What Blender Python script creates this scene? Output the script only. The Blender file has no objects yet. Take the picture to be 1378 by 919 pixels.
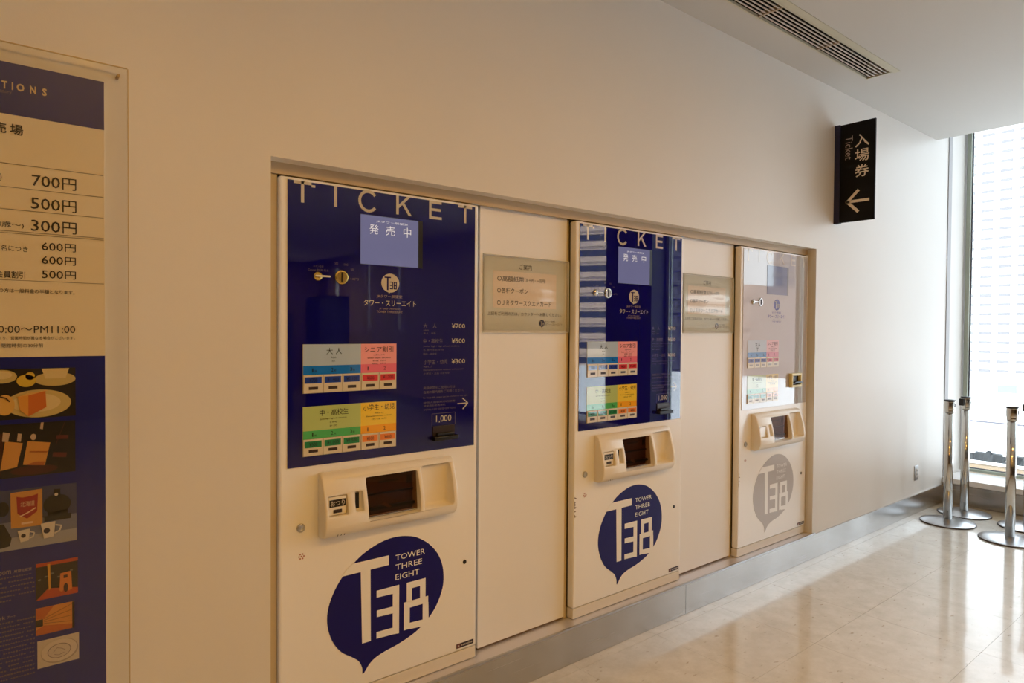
import bpy, bmesh, math, random
from mathutils import Matrix, Vector

C = bpy.context.scene.collection
scene = bpy.context.scene
PI = math.pi

# ------------------------------------------------------------------ camera
cam_d = bpy.data.cameras.new('camera')
cam = bpy.data.objects.new('camera', cam_d)
C.objects.link(cam)
rt = Vector((0.77681, -0.62969, 0.00702))
dn = Vector((-0.00583, -0.01835, -0.99981))
fw = Vector((0.62971, 0.77663, -0.01793))
cam.matrix_world = Matrix(((rt.x, -dn.x, -fw.x, 0.0),
                           (rt.y, -dn.y, -fw.y, -2.11),
                           (rt.z, -dn.z, -fw.z, 1.5),
                           (0, 0, 0, 1)))
cam_d.sensor_fit = 'HORIZONTAL'
cam_d.sensor_width = 36
cam_d.lens = 36 * 885 / 1378
cam_d.clip_start = 0.02
cam_d.clip_end = 1500
scene.camera = cam

# ------------------------------------------------------------------ world
world = bpy.data.worlds.new('sky')
scene.world = world
world.use_nodes = True
bg = world.node_tree.nodes['Background']
bg.inputs[0].default_value = (0.84, 0.93, 1.04, 1)
bg.inputs[1].default_value = 3.75

# ------------------------------------------------------------------ sun (hazy winter sun from behind our building)
sd = bpy.data.lights.new('sun', 'SUN')
sd.energy = 9.0
sd.color = (1.0, 0.97, 0.92)
sd.angle = math.radians(1.0)
sun = bpy.data.objects.new('sun', sd)
C.objects.link(sun)
sun.rotation_euler = Vector((0.72, -0.22, -0.72)).to_track_quat('-Z', 'Y').to_euler()

# sampling portals in the window openings (add no light of their own)
for (y0, y1) in ((-3.3, 0.0), (-5.4, -4.1)):
    pd = bpy.data.lights.new('window_portal', 'AREA')
    pd.shape = 'RECTANGLE'
    pd.size = y1 - y0
    pd.size_y = 3.3
    pd.cycles.is_portal = True
    po = bpy.data.objects.new('window_portal', pd)
    C.objects.link(po)
    po.location = (7.05, (y0 + y1) / 2, 1.85)
    po.rotation_euler = (PI / 2, 0, PI / 2)
    # -Z of the light faces -X
    po.rotation_euler = Vector((-1, 0, 0)).to_track_quat('-Z', 'Z').to_euler()

# warm ceiling downlights of the lobby (fittings are built further down)
LAMP_POS = [(-2.2, -4.0, 'above the lobby left of the price poster'), (0.5, -2.6, 'above where one stands facing the first machine'),
            (2.1, -2.9, 'above where one stands facing the middle machine'), (3.8, -2.6, 'above where one stands facing the grey machine'),
            (1.6, -5.0, 'in the second row of the lobby'), (5.3, -12.6, 'at the far end of the lobby')]
LAMP_W = 25
LAMP_COL = (1.0, 0.50, 0.07)

scene.view_settings.view_transform = 'Standard'
scene.view_settings.look = 'None'
scene.view_settings.exposure = 0.0
scene.view_settings.gamma = 1.0
scene.view_settings.use_curve_mapping = False
scene.render.film_transparent = False
try:
    scene.cycles.use_denoising = True
    scene.cycles.max_bounces = 10
    scene.cycles.diffuse_bounces = 5
    scene.cycles.sample_clamp_indirect = 8
except Exception:
    pass


# ------------------------------------------------------------------ materials
def lin(c):
    return tuple(((v / 255) / 12.92 if v / 255 <= 0.04045 else ((v / 255 + 0.055) / 1.055) ** 2.4) for v in c) + (1,)


MATS = {}


def mat(name, col, rough=0.5, metal=0.0, spec=0.5, coat=0.0, coat_rough=0.03, emit=None, emit_s=0.0,
        noise=None, bump=None, srgb=True):
    """noise=(scale, amount)  colour mottling;  bump=(scale, strength)"""
    if name in MATS:
        return MATS[name]
    m = bpy.data.materials.new(name)
    m.use_nodes = True
    nt = m.node_tree
    b = nt.nodes['Principled BSDF']
    c = lin(col) if srgb else tuple(col) + (1,)
    b.inputs['Base Color'].default_value = c
    b.inputs['Roughness'].default_value = rough
    b.inputs['Metallic'].default_value = metal
    b.inputs['Specular IOR Level'].default_value = spec
    b.inputs['Coat Weight'].default_value = coat
    b.inputs['Coat Roughness'].default_value = coat_rough
    if emit is not None:
        b.inputs['Emission Color'].default_value = lin(emit)
        b.inputs['Emission Strength'].default_value = emit_s
    if noise or bump:
        tc = nt.nodes.new('ShaderNodeTexCoord')
    if noise:
        n = nt.nodes.new('ShaderNodeTexNoise')
        n.inputs['Scale'].default_value = noise[0]
        n.inputs['Detail'].default_value = 4
        nt.links.new(tc.outputs['Object'], n.inputs['Vector'])
        r = nt.nodes.new('ShaderNodeValToRGB')
        k = 1 - noise[1]
        r.color_ramp.elements[0].color = (c[0] * k, c[1] * k, c[2] * k, 1)
        r.color_ramp.elements[1].color = c
        r.color_ramp.elements[0].position = 0.3
        r.color_ramp.elements[1].position = 0.7
        nt.links.new(n.outputs['Fac'], r.inputs['Fac'])
        nt.links.new(r.outputs['Color'], b.inputs['Base Color'])
    if bump:
        n2 = nt.nodes.new('ShaderNodeTexNoise')
        n2.inputs['Scale'].default_value = bump[0]
        n2.inputs['Detail'].default_value = 3
        nt.links.new(tc.outputs['Object'], n2.inputs['Vector'])
        bp = nt.nodes.new('ShaderNodeBump')
        bp.inputs['Strength'].default_value = bump[1]
        bp.inputs['Distance'].default_value = 0.01
        nt.links.new(n2.outputs['Fac'], bp.inputs['Height'])
        nt.links.new(bp.outputs['Normal'], b.inputs['Normal'])
    MATS[name] = m
    return m


def glass_mat(name, tint=(1, 1, 1), refl=0.09, rough=0.0):
    """thin clear pane: see-through, with a fresnel mirror on top"""
    m = bpy.data.materials.new(name)
    m.use_nodes = True
    nt = m.node_tree
    nt.nodes.remove(nt.nodes['Principled BSDF'])
    out = nt.nodes['Material Output']
    t = nt.nodes.new('ShaderNodeBsdfTransparent')
    t.inputs[0].default_value = tint + (1,)
    g = nt.nodes.new('ShaderNodeBsdfGlossy')
    g.inputs['Roughness'].default_value = rough
    # schlick reflectance, the same from both sides of the thin sheet
    geo = nt.nodes.new('ShaderNodeNewGeometry')
    dt = nt.nodes.new('ShaderNodeVectorMath')
    dt.operation = 'DOT_PRODUCT'
    nt.links.new(geo.outputs['Incoming'], dt.inputs[0])
    nt.links.new(geo.outputs['Normal'], dt.inputs[1])

    def mth(op, a, b=None):
        n = nt.nodes.new('ShaderNodeMath')
        n.operation = op
        for i, v in enumerate((a, b)):
            if v is None:
                continue
            if isinstance(v, (int, float)):
                n.inputs[i].default_value = v
            else:
                nt.links.new(v, n.inputs[i])
        return n.outputs[0]
    k = mth('POWER', mth('SUBTRACT', 1.0, mth('ABSOLUTE', dt.outputs['Value'])), 5.0)
    fr = mth('ADD', mth('MULTIPLY', k, 0.96), 0.04)
    mx = nt.nodes.new('ShaderNodeMixShader')
    nt.links.new(fr, mx.inputs[0])
    nt.links.new(t.outputs[0], mx.inputs[1])
    nt.links.new(g.outputs[0], mx.inputs[2])
    nt.links.new(mx.outputs[0], out.inputs[0])
    MATS[name] = m
    return m


W_WALL = mat('wall_paint', (230, 226, 220), 0.42, noise=(1.3, 0.03), bump=(220, 0.03))
W_CEIL = mat('ceiling_paint', (204, 201, 196), 0.8)
W_PANEL = mat('white_laminate', (243, 242, 242), 0.35, bump=(350, 0.02))
W_DOOR = mat('machine_paint', (246, 245, 244), 0.22, coat=0.2, coat_rough=0.12)
W_BODY = mat('machine_body_paint', (214, 200, 168), 0.45)
W_PLAST = mat('cream_plastic', (240, 233, 220), 0.33, coat=0.15, coat_rough=0.2)
M_PLINTH = mat('plinth_paint', (230, 224, 214), 0.4)
GAP = mat('dark_gap', (46, 30, 20), 0.8)
BLUE = mat('navy_glass', (10, 6, 100), 0.02, spec=0.55, coat=1.0, coat_rough=0.01)
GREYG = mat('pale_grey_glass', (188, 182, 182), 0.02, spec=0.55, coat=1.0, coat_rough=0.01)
PW = mat('white_print_glass', (214, 204, 190), 0.03, coat=1.0, coat_rough=0.01)
PDIM = mat('dim_print_glass', (120, 108, 128), 0.03, coat=1.0, coat_rough=0.01)
PBLUE = mat('blue_print_glass', (60, 66, 140), 0.03, coat=1.0, coat_rough=0.01)
INK = mat('navy_ink', (20, 14, 70), 0.35)
INKW = mat('navy_vinyl', (12, 6, 104), 0.35, spec=0.3)
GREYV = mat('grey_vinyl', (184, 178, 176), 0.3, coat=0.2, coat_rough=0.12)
BLACK = mat('black_plastic', (14, 10, 10), 0.35)
DKBROWN = mat('dark_brown_plastic', (52, 34, 24), 0.4)
STEEL = mat('stainless_steel', (190, 190, 192), 0.28, metal=1.0)
CHROME = mat('polished_chrome', (205, 203, 198), 0.1, metal=1.0)
BRASS = mat('brass', (222, 190, 110), 0.18, metal=1.0)
ALU = mat('aluminium_frame', (168, 176, 164), 0.4, metal=0.6)
WHITEF = mat('white_frame_paint', (236, 236, 236), 0.4)
SIGNB = mat('sign_black', (8, 6, 12), 0.5, spec=0.2)
SIGNN = mat('sign_navy', (22, 22, 66), 0.4)
SIGNT = mat('sign_lettering_paint', (236, 220, 196), 0.5)
GLASS = glass_mat('window_glass', (0.95, 0.97, 0.96))
ACRYL = glass_mat('clear_acrylic', (0.985, 0.98, 0.96), rough=0.03)


def floor_mat():
    m = bpy.data.materials.new('vinyl_tile')
    m.use_nodes = True
    nt = m.node_tree
    b = nt.nodes['Principled BSDF']
    tc = nt.nodes.new('ShaderNodeTexCoord')
    geo = nt.nodes.new('ShaderNodeNewGeometry')
    n = nt.nodes.new('ShaderNodeTexNoise')
    n.inputs['Scale'].default_value = 9
    n.inputs['Detail'].default_value = 6
    n.inputs['Roughness'].default_value = 0.7
    nt.links.new(geo.outputs['Position'], n.inputs['Vector'])
    r = nt.nodes.new('ShaderNodeValToRGB')
    e = r.color_ramp.elements
    e[0].position = 0.32
    e[0].color = lin((200, 195, 184))
    e[1].position = 0.66
    e[1].color = lin((218, 214, 206))
    nt.links.new(n.outputs['Fac'], r.inputs['Fac'])
    # short chips and flecks
    mp = nt.nodes.new('ShaderNodeMapping')
    mp.inputs['Rotation'].default_value = (0, 0, 0.6)
    mp.inputs['Scale'].default_value = (38, 90, 38)
    nt.links.new(geo.outputs['Position'], mp.inputs['Vector'])
    n2 = nt.nodes.new('ShaderNodeTexNoise')
    n2.inputs['Scale'].default_value = 0.5
    n2.inputs['Detail'].default_value = 2
    nt.links.new(mp.outputs[0], n2.inputs['Vector'])
    r2 = nt.nodes.new('ShaderNodeValToRGB')
    r2.color_ramp.elements[0].position = 0.24
    r2.color_ramp.elements[0].color = (0.66, 0.6, 0.52, 1)
    r2.color_ramp.elements[1].position = 0.34
    r2.color_ramp.elements[1].color = (1, 1, 1, 1)
    nt.links.new(n2.outputs['Fac'], r2.inputs['Fac'])
    mx = nt.nodes.new('ShaderNodeMix')
    mx.data_type = 'RGBA'
    mx.blend_type = 'MULTIPLY'
    mx.inputs[0].default_value = 1.0
    nt.links.new(r.outputs[0], mx.inputs[6])
    nt.links.new(r2.outputs[0], mx.inputs[7])
    nt.links.new(mx.outputs[2], b.inputs['Base Color'])
    b.inputs['Roughness'].default_value = 0.22
    b.inputs['Coat Weight'].default_value = 0.7
    b.inputs['Coat Roughness'].default_value = 0.06
    n3 = nt.nodes.new('ShaderNodeTexNoise')
    n3.inputs['Scale'].default_value = 5
    nt.links.new(geo.outputs['Position'], n3.inputs['Vector'])
    bp = nt.nodes.new('ShaderNodeBump')
    bp.inputs['Strength'].default_value = 0.02
    bp.inputs['Distance'].default_value = 0.02
    nt.links.new(n3.outputs['Fac'], bp.inputs['Height'])
    nt.links.new(bp.outputs[0], b.inputs['Normal'])
    nt.links.new(bp.outputs[0], b.inputs['Coat Normal'])
    return m


FLOORM = floor_mat()


def brushed_mat():
    m = bpy.data.materials.new('brushed_steel')
    m.use_nodes = True
    nt = m.node_tree
    b = nt.nodes['Principled BSDF']
    b.inputs['Metallic'].default_value = 1.0
    geo = nt.nodes.new('ShaderNodeNewGeometry')
    mp = nt.nodes.new('ShaderNodeMapping')
    mp.inputs['Scale'].default_value = (2, 2, 400)
    nt.links.new(geo.outputs['Position'], mp.inputs['Vector'])
    n = nt.nodes.new('ShaderNodeTexNoise')
    n.inputs['Scale'].default_value = 1.0
    n.inputs['Detail'].default_value = 3
    nt.links.new(mp.outputs[0], n.inputs['Vector'])
    n2 = nt.nodes.new('ShaderNodeTexNoise')
    n2.inputs['Scale'].default_value = 3.0
    n2.inputs['Detail'].default_value = 5
    nt.links.new(geo.outputs['Position'], n2.inputs['Vector'])
    r = nt.nodes.new('ShaderNodeValToRGB')
    r.color_ramp.elements[0].color = lin((192, 189, 186))
    r.color_ramp.elements[1].color = lin((204, 202, 200))
    r.color_ramp.elements[0].position = 0.3
    r.color_ramp.elements[1].position = 0.6
    nt.links.new(n2.outputs['Fac'], r.inputs['Fac'])
    nt.links.new(r.outputs[0], b.inputs['Base Color'])
    rr = nt.nodes.new('ShaderNodeMapRange')
    rr.inputs['To Min'].default_value = 0.26
    rr.inputs['To Max'].default_value = 0.28
    nt.links.new(n.outputs['Fac'], rr.inputs['Value'])
    nt.links.new(rr.outputs[0], b.inputs['Roughness'])
    return m


BRUSH = brushed_mat()


# ------------------------------------------------------------------ geometry helpers
def org(parent):
    p = Vector((0, 0, 0))
    while parent is not None:
        p += parent.location
        parent = parent.parent
    return p


class MB:
    """collects shapes in world coordinates, then links them as ONE mesh object"""

    def __init__(self):
        self.v = []
        self.f = []
        self.sm = []

    def add(self, verts, faces, smooth=False):
        o = len(self.v)
        self.v += [tuple(p) for p in verts]
        self.f += [tuple(i + o for i in f) for f in faces]
        self.sm += [smooth] * len(faces)
        return self

    def box(self, x0, x1, y0, y1, z0, z1):
        v = [(x0, y0, z0), (x1, y0, z0), (x1, y1, z0), (x0, y1, z0), (x0, y0, z1), (x1, y0, z1), (x1, y1, z1), (x0, y1, z1)]
        f = [(0, 3, 2, 1), (4, 5, 6, 7), (0, 1, 5, 4), (1, 2, 6, 5), (2, 3, 7, 6), (3, 0, 4, 7)]
        return self.add(v, f)

    def rbox(self, x0, x1, y0, y1, z0, z1, r=0.004, seg=2):
        bm = bmesh.new()
        bmesh.ops.create_cube(bm, size=1)
        for v in bm.verts:
            v.co.x = x0 if v.co.x < 0 else x1
            v.co.y = y0 if v.co.y < 0 else y1
            v.co.z = z0 if v.co.z < 0 else z1
        bmesh.ops.bevel(bm, geom=list(bm.edges), offset=r, segments=seg, affect='EDGES', profile=0.5)
        bm.verts.index_update()
        self.add([v.co[:] for v in bm.verts], [[v.index for v in f.verts] for f in bm.faces])
        bm.free()
        return self

    def lathe(self, cx, cy, prof, n=40, smooth=True, cap=True):
        """prof = [(r, z)] from bottom to top about the vertical through cx, cy"""
        v = []
        for (r, z) in prof:
            for k in range(n):
                a = 2 * PI * k / n
                v.append((cx + r * math.cos(a), cy + r * math.sin(a), z))
        f = []
        for i in range(len(prof) - 1):
            for k in range(n):
                a, b = i * n + k, i * n + (k + 1) % n
                f.append((a, b, b + n, a + n))
        self.add(v, f, smooth)
        if cap:
            o = len(self.v) - len(v)
            self.f.append(tuple(o + k for k in reversed(range(n))))
            self.sm.append(False)
            o2 = o + (len(prof) - 1) * n
            self.f.append(tuple(o2 + k for k in range(n)))
            self.sm.append(False)
        return self

    def disc_y(self, cx, cz, prof, n=32, smooth=True):
        """lathe about an axis parallel to y; prof = [(r, y)] from back to front"""
        v = []
        for (r, y) in prof:
            for k in range(n):
                a = 2 * PI * k / n
                v.append((cx + r * math.cos(a), y, cz + r * math.sin(a)))
        f = []
        for i in range(len(prof) - 1):
            for k in range(n):
                a, b = i * n + k, i * n + (k + 1) % n
                f.append((a, b, b + n, a + n))
        self.add(v, f, smooth)
        o2 = len(self.v) - n
        self.f.append(tuple(o2 + k for k in range(n)))
        self.sm.append(False)
        return self

    def poly(self, pts, y, t=0.0006):
        """flat polygon in the plane facing the room; pts = [(x, z)] ; a thin slab"""
        n = len(pts)
        a = sum(pts[i][0] * pts[(i + 1) % n][1] - pts[(i + 1) % n][0] * pts[i][1] for i in range(n))
        if a < 0:
            pts = pts[::-1]
        v = [(p[0], y, p[1]) for p in pts] + [(p[0], y + t, p[1]) for p in pts]
        f = [tuple(range(n))] + [(i, i + n, (i + 1) % n + n, (i + 1) % n) for i in range(n)]
        return self.add(v, f)

    def rect(self, x0, x1, z0, z1, y, t=0.0006):
        return self.poly([(x0, z0), (x1, z0), (x1, z1), (x0, z1)], y, t)

    def ell(self, cx, cz, rx, rz, y, t=0.0006, n=32, a0=0, a1=2 * PI):
        full = abs(a1 - a0 - 2 * PI) < 1e-6
        m = n if full else n + 1
        return self.poly([(cx + rx * math.cos(a0 + (a1 - a0) * k / n), cz + rz * math.sin(a0 + (a1 - a0) * k / n)) for k in range(m)], y, t)

    def text(self, s, x0, x1, z0, z1, y, bold=0.0, space=1.0):
        """lettering fitted into the rectangle x0..x1, z0..z1 on a plane facing the room"""
        v, f = glyphs(s, bold, space)
        self.add([(x0 + p[0] * (x1 - x0), y, z0 + p[1] * (z1 - z0)) for p in v], f)
        return self

    def stroke(self, pts, w, y, t=0.0006):
        for (a, b) in zip(pts[:-1], pts[1:]):
            d = Vector((b[0] - a[0], b[1] - a[1]))
            if d.length < 1e-9:
                continue
            n = Vector((-d.y, d.x)).normalized() * (w / 2)
            e = d.normalized() * (w * 0.0)
            self.poly([(a[0] - e.x + n.x, a[1] - e.y + n.y), (a[0] - e.x - n.x, a[1] - e.y - n.y),
                       (b[0] + e.x - n.x, b[1] + e.y - n.y), (b[0] + e.x + n.x, b[1] + e.y + n.y)], y, t)
        return self

    def build(self, name, material, parent=None, kind=None, label=None, bevel=0.0):
        me = bpy.data.meshes.new(name)
        o = bpy.data.objects.new(name, me)
        C.objects.link(o)
        base = org(parent)
        me.from_pydata([(p[0] - base.x, p[1] - base.y, p[2] - base.z) for p in self.v], [], self.f)
        for p, s in zip(me.polygons, self.sm):
            p.use_smooth = s
        me.materials.append(material)
        me.update()
        if parent is not None:
            o.parent = parent
        if kind:
            o['kind'] = kind
        if label:
            o['label'] = label
        if bevel:
            bm = o.modifiers.new('bevel', 'BEVEL')
            bm.width = bevel
            bm.segments = 2
            bm.limit_method = 'ANGLE'
        return o


GLY = {}


def glyphs(s, bold=0.0, space=1.0):
    key = (s, bold, space)
    if key in GLY:
        return GLY[key]
    cu = bpy.data.curves.new('lettering_source', 'FONT')
    cu.body = s
    cu.resolution_u = 2
    cu.offset = bold
    cu.space_character = space
    ob = bpy.data.objects.new('lettering_source', cu)
    C.objects.link(ob)
    dg = bpy.context.evaluated_depsgraph_get()
    dg.update()
    me = ob.evaluated_get(dg).to_mesh()
    v = [(p.co.x, p.co.y) for p in me.vertices]
    f = [tuple(p.vertices) for p in me.polygons]
    # counter-clockwise seen from the room
    ff = []
    for q in f:
        a = sum(v[q[i]][0] * v[q[(i + 1) % len(q)]][1] - v[q[(i + 1) % len(q)]][0] * v[q[i]][1] for i in range(len(q)))
        ff.append(q if a > 0 else q[::-1])
    ob.evaluated_get(dg).to_mesh_clear()
    bpy.data.objects.remove(ob)
    bpy.data.curves.remove(cu)
    if not v:
        GLY[key] = ([], [])
        return GLY[key]
    x0 = min(p[0] for p in v)
    x1 = max(p[0] for p in v)
    y0 = min(p[1] for p in v)
    y1 = max(p[1] for p in v)
    v = [((p[0] - x0) / max(x1 - x0, 1e-6), (p[1] - y0) / max(y1 - y0, 1e-6)) for p in v]
    GLY[key] = (v, ff)
    return GLY[key]


def thing(name, label, cat, loc=(0, 0, 0), group=None):
    o = bpy.data.objects.new(name, None)
    o.empty_display_size = 0.05
    C.objects.link(o)
    o.location = loc
    o['label'] = label
    o['category'] = cat
    if group:
        o['group'] = group
    return o


def copy_tree(o, parent=None):
    c = o.copy()
    C.objects.link(c)
    c.parent = parent
    for ch in list(o.children):
        copy_tree(ch, c)
    return c


def struct(name, mb, material, parent=None, bevel=0.0):
    return mb.build(name, material, parent, kind=None if parent else 'structure', bevel=bevel)


# ================================================================== THE SHELL
RX0, RX1, RZ0, RZ1 = 0.722, 4.284, 0.16, 2.045      # recess in the service wall
CZ = 3.145                                          # ceiling height
WX = 7.10                                           # window plane
YB, XL = -14.0, -5.0

mb = MB()
mb.box(XL, RX0, 0, 0.62, 0, 3.6)
mb.box(RX1, WX + 0.12, 0, 0.62, 0, 3.6)
mb.box(RX0, RX1, 0, 0.62, RZ1, 3.6)
mb.box(RX0, RX1, 0, 0.62, 0, RZ0 - 0.012)
mb.box(RX0, RX1, 0.58, 0.62, RZ0, RZ1)
struct('wall_back', mb, W_WALL)
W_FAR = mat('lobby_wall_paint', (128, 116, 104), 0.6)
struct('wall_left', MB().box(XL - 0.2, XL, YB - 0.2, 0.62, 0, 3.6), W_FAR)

# far side of the lobby, seen only as reflections: a wall, plus an unseen opening added to light the lobby
mb = MB()
mb.box(XL, 4.4, YB - 0.25, YB, 0, 3.6)
mb.box(5.0, WX + 0.12, YB - 0.25, YB, 0, 3.6)
mb.box(4.4, 5.0, YB - 0.25, YB, 0, 0.6)
mb.box(4.4, 5.0, YB - 0.25, YB, 3.0, 3.6)
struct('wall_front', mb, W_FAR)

# floor: slab, and vinyl tiles with fine joints where they can be told apart
floor = struct('floor', MB().box(XL, WX + 0.2, YB, 0.62, -0.3, -0.004), mat('joint_grout', (150, 132, 104), 0.5))
TP = 0.53
xs = [2.06 + TP * k for k in range(-3, 9)]
tile_me = {}


def tile(x0, x1, y0, y1):
    key = (round(x1 - x0, 3), round(y1 - y0, 3))
    if key not in tile_me:
        m = MB().box(0, key[0] - 0.0012, 0, key[1] - 0.0012, -0.004, 0).build('floor_tile', FLOORM, floor)
        tile_me[key] = m
        m.location = (x0, y0, 0)
        return
    c = tile_me[key].copy()
    C.objects.link(c)
    c.parent = floor
    c.location = (x0, y0, 0)


ys = [0.0, -0.065] + [-0.065 - TP * k for k in range(1, 7)]
for i in range(len(xs) - 1):
    for j in range(len(ys) - 1):
        tile(xs[i], min(xs[i + 1], 6.65), ys[j + 1], ys[j])
XA, YA = xs[0], ys[-1]
mb = MB()
mb.box(XL, XA - 0.0012, YA, 0, -0.004, 0)
mb.box(XL, 6.65, YB, YA - 0.0012, -0.004, 0)
mb.build('floor_covering', FLOORM, floor)

# ceiling with the slot for the air vent; it stops short of the window
VX0, VX1, VY0, VY1 = 1.22, 4.50, -0.366, -0.205
mb = MB()
CX1 = 6.37
mb.box(XL, VX0, YB, 0, CZ, CZ + 0.2)
mb.box(VX1, CX1, YB, 0, CZ, CZ + 0.2)
mb.box(VX0, VX1, VY1, 0, CZ, CZ + 0.2)
mb.box(VX0, VX1, YB, VY0, CZ, CZ + 0.2)
struct('ceiling', mb, W_CEIL)
mb = MB().box(XL - 0.2, WX + 0.25, YB - 0.25, 0.62, 3.6, 3.9)
struct('ceiling_slab', mb, W_CEIL)
# blind pocket face above the ceiling edge
struct('trim_1', MB().box(WX - 0.02, WX + 0.12, YB, 0, 3.45, 3.6), W_CEIL)

# ------------------------------------------------------------------ window wall
wall_r = MB()
slits = [(-10.34, -10.25), (-11.74, -11.64), (-13.52, -13.34)]
yprev = -5.5
for (p, q) in slits:
    wall_r.box(WX - 0.1, WX + 0.12, q, yprev, 0, 3.6)
    wall_r.box(WX - 0.1, WX + 0.12, p, q, 0, 1.5)
    wall_r.box(WX - 0.1, WX + 0.12, p, q, 3.0, 3.6)
    yprev = p
wall_r.box(WX - 0.1, WX + 0.12, YB, yprev, 0, 3.6)
wall_r.box(6.66, WX + 0.12, YB, 0, -0.3, 0.16)
struct('wall_right', wall_r, W_WALL)
struct('trim_5', MB().box(WX - 0.3, WX + 0.12, -4.12, -3.32, 0.23, 3.44), mat('column_shade_tone', (58, 58, 66), 0.5))  # column between the windows; its backlit shade is put into this dark colour
sill = MB().rbox(6.64, WX - 0.012, -7.1, -0.002, 0.172, 0.219, 0.004)
struct('trim_2', sill, WHITEF)


def window(name, y0, y1, mulls):
    """frame of posts and rails with the panes between"""
    w = bpy.data.objects.new(name, None)
    C.objects.link(w)
    w.location = (WX, (y0 + y1) / 2, 0.219)
    w['kind'] = 'structure'
    z0, z1 = 0.221, 3.448
    MB().rbox(WX - 0.01, WX + 0.07, y0, y1, z0, z0 + 0.03, 0.003).build('bottom_rail', ALU, w)
    MB().rbox(WX - 0.01, WX + 0.07, y0, y1, z1 - 0.03, z1, 0.003).build('top_rail', ALU, w)
    edges = [y1] + mulls + [y0]
    posts = []
    for k, m in enumerate(edges):
        a, b = (m - 0.036, m) if k == 0 else ((m, m + 0.05) if k == len(edges) - 1 else (m - 0.025, m + 0.025))
        MB().rbox(WX - 0.012, WX + 0.07, a, b, z0 + 0.03, z1 - 0.03, 0.004).build('mullion', ALU, w)
        posts.append((a, b))
    for (p, q) in zip(posts[:-1], posts[1:]):
        MB().box(WX + 0.03, WX + 0.036, q[1] - 0.008, p[0] + 0.008, z0 + 0.02, z1 - 0.02).build('pane', GLASS, w)
        g = MB()
        g.box(WX + 0.018, WX + 0.03, q[1], p[0], z0 + 0.03, z0 + 0.038)
        g.box(WX + 0.018, WX + 0.03, p[0] - 0.008, p[0], z0 + 0.038, z1 - 0.04)
        g.box(WX + 0.018, WX + 0.03, q[1], q[1] + 0.008, z0 + 0.038, z1 - 0.04)
        g.build('gasket', mat('grey_gasket', (96, 96, 110), 0.6), w)
    return w


window('window_1', -3.315, -0.012, [-1.5])
window('window_2', -5.49, -4.13, [])
# grey strip along the wall corner
struct('trim_3', MB().box(6.655, 6.735, -0.006, 0.0, 0.22, 3.44), mat('grey_trim', (176, 174, 176), 0.5))

# ------------------------------------------------------------------ stainless skirting
bb = bpy.data.objects.new('baseboard_back', None)
C.objects.link(bb)
bb['kind'] = 'structure'
for (a, b) in ((XL, -0.85), (-0.85, 2.897), (2.897, 6.64)):
    MB().box(a + 0.0015, b - 0.0015, -0.012, -0.0005, 0.001, 0.157).build('skirting_panel', BRUSH, bb)
MB().rbox(RX0 - 0.02, RX1 + 0.02, -0.015, -0.001, 0.1575, 0.1665, 0.0025).build('skirting_lip', STEEL, bb)
MB().box(RX0 + 0.001, RX1 - 0.001, 0.0, 0.11, RZ0 - 0.011, RZ0 + 0.001).build(
    'recess_ledge', mat('satin_steel', (222, 220, 226), 0.3, metal=0.6), bb)
bw = bpy.data.objects.new('baseboard_right', None)
C.objects.link(bw)
bw['kind'] = 'structure'
for (a, b) in ((-3.6, -0.002), (-7.1, -3.6), (-10.6, -7.1), (YB + 0.01, -10.6)):
    MB().box(6.648, 6.659, a + 0.0015, b - 0.0015, 0.001, 0.168).build('skirting_panel', BRUSH, bw)

# lining of the recess: header strip and narrow side strips
trim = bpy.data.objects.new('trim_4', None)
C.objects.link(trim)
trim['kind'] = 'structure'
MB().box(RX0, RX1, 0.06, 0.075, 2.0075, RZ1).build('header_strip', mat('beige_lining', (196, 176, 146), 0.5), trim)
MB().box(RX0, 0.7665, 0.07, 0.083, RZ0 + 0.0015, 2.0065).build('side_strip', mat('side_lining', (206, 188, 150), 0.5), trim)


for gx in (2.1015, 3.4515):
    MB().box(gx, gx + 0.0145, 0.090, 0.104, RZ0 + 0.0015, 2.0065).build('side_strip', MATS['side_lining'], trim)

# ================================================================== TICKET MACHINES
def spline(pts, k=6, closed=False):
    """Catmull-Rom"""
    out = []
    n = len(pts)
    rng = range(n if closed else n - 1)
    for i in rng:
        p0 = pts[(i - 1) % n] if closed or i > 0 else pts[0]
        p1, p2 = pts[i], pts[(i + 1) % n]
        p3 = pts[(i + 2) % n] if closed or i + 2 < n else pts[-1]
        for j in range(k):
            t = j / k
            out.append(tuple(0.5 * ((2 * p1[d]) + (-p0[d] + p2[d]) * t + (2 * p0[d] - 5 * p1[d] + 4 * p2[d] - p3[d]) * t * t
                                    + (-p0[d] + 3 * p1[d] - 3 * p2[d] + p3[d]) * t ** 3) for d in range(2)))
    if not closed:
        out.append(pts[-1])
    return out


BALLOON = [(0.299, 0.257), (0.325, 0.286), (0.350, 0.302), (0.390, 0.314), (0.430, 0.321), (0.475, 0.333), (0.520, 0.350), (0.560, 0.375),
           (0.595, 0.407), (0.620, 0.445), (0.637, 0.487), (0.642, 0.530), (0.635, 0.580), (0.612, 0.630), (0.572, 0.675),
           (0.520, 0.709), (0.470, 0.724), (0.425, 0.728), (0.380, 0.723), (0.335, 0.709), (0.290, 0.687), (0.255, 0.660), (0.222, 0.630),
           (0.190, 0.585), (0.170, 0.538), (0.163, 0.492), (0.169, 0.448), (0.187, 0.402), (0.217, 0.361), (0.257, 0.331), (0.283, 0.308),
           (0.296, 0.280)]


def logo_shape(mb, x, z, s, y, sx=1.0):
    """balloon; x, z of its centre (body), s scale against the big door emblem"""
    pts = spline(BALLOON, 4, True)
    mb.poly([(x + (p[0] - 0.40) * s * sx, z + (p[1] - 0.52) * s) for p in pts], y)


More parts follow.
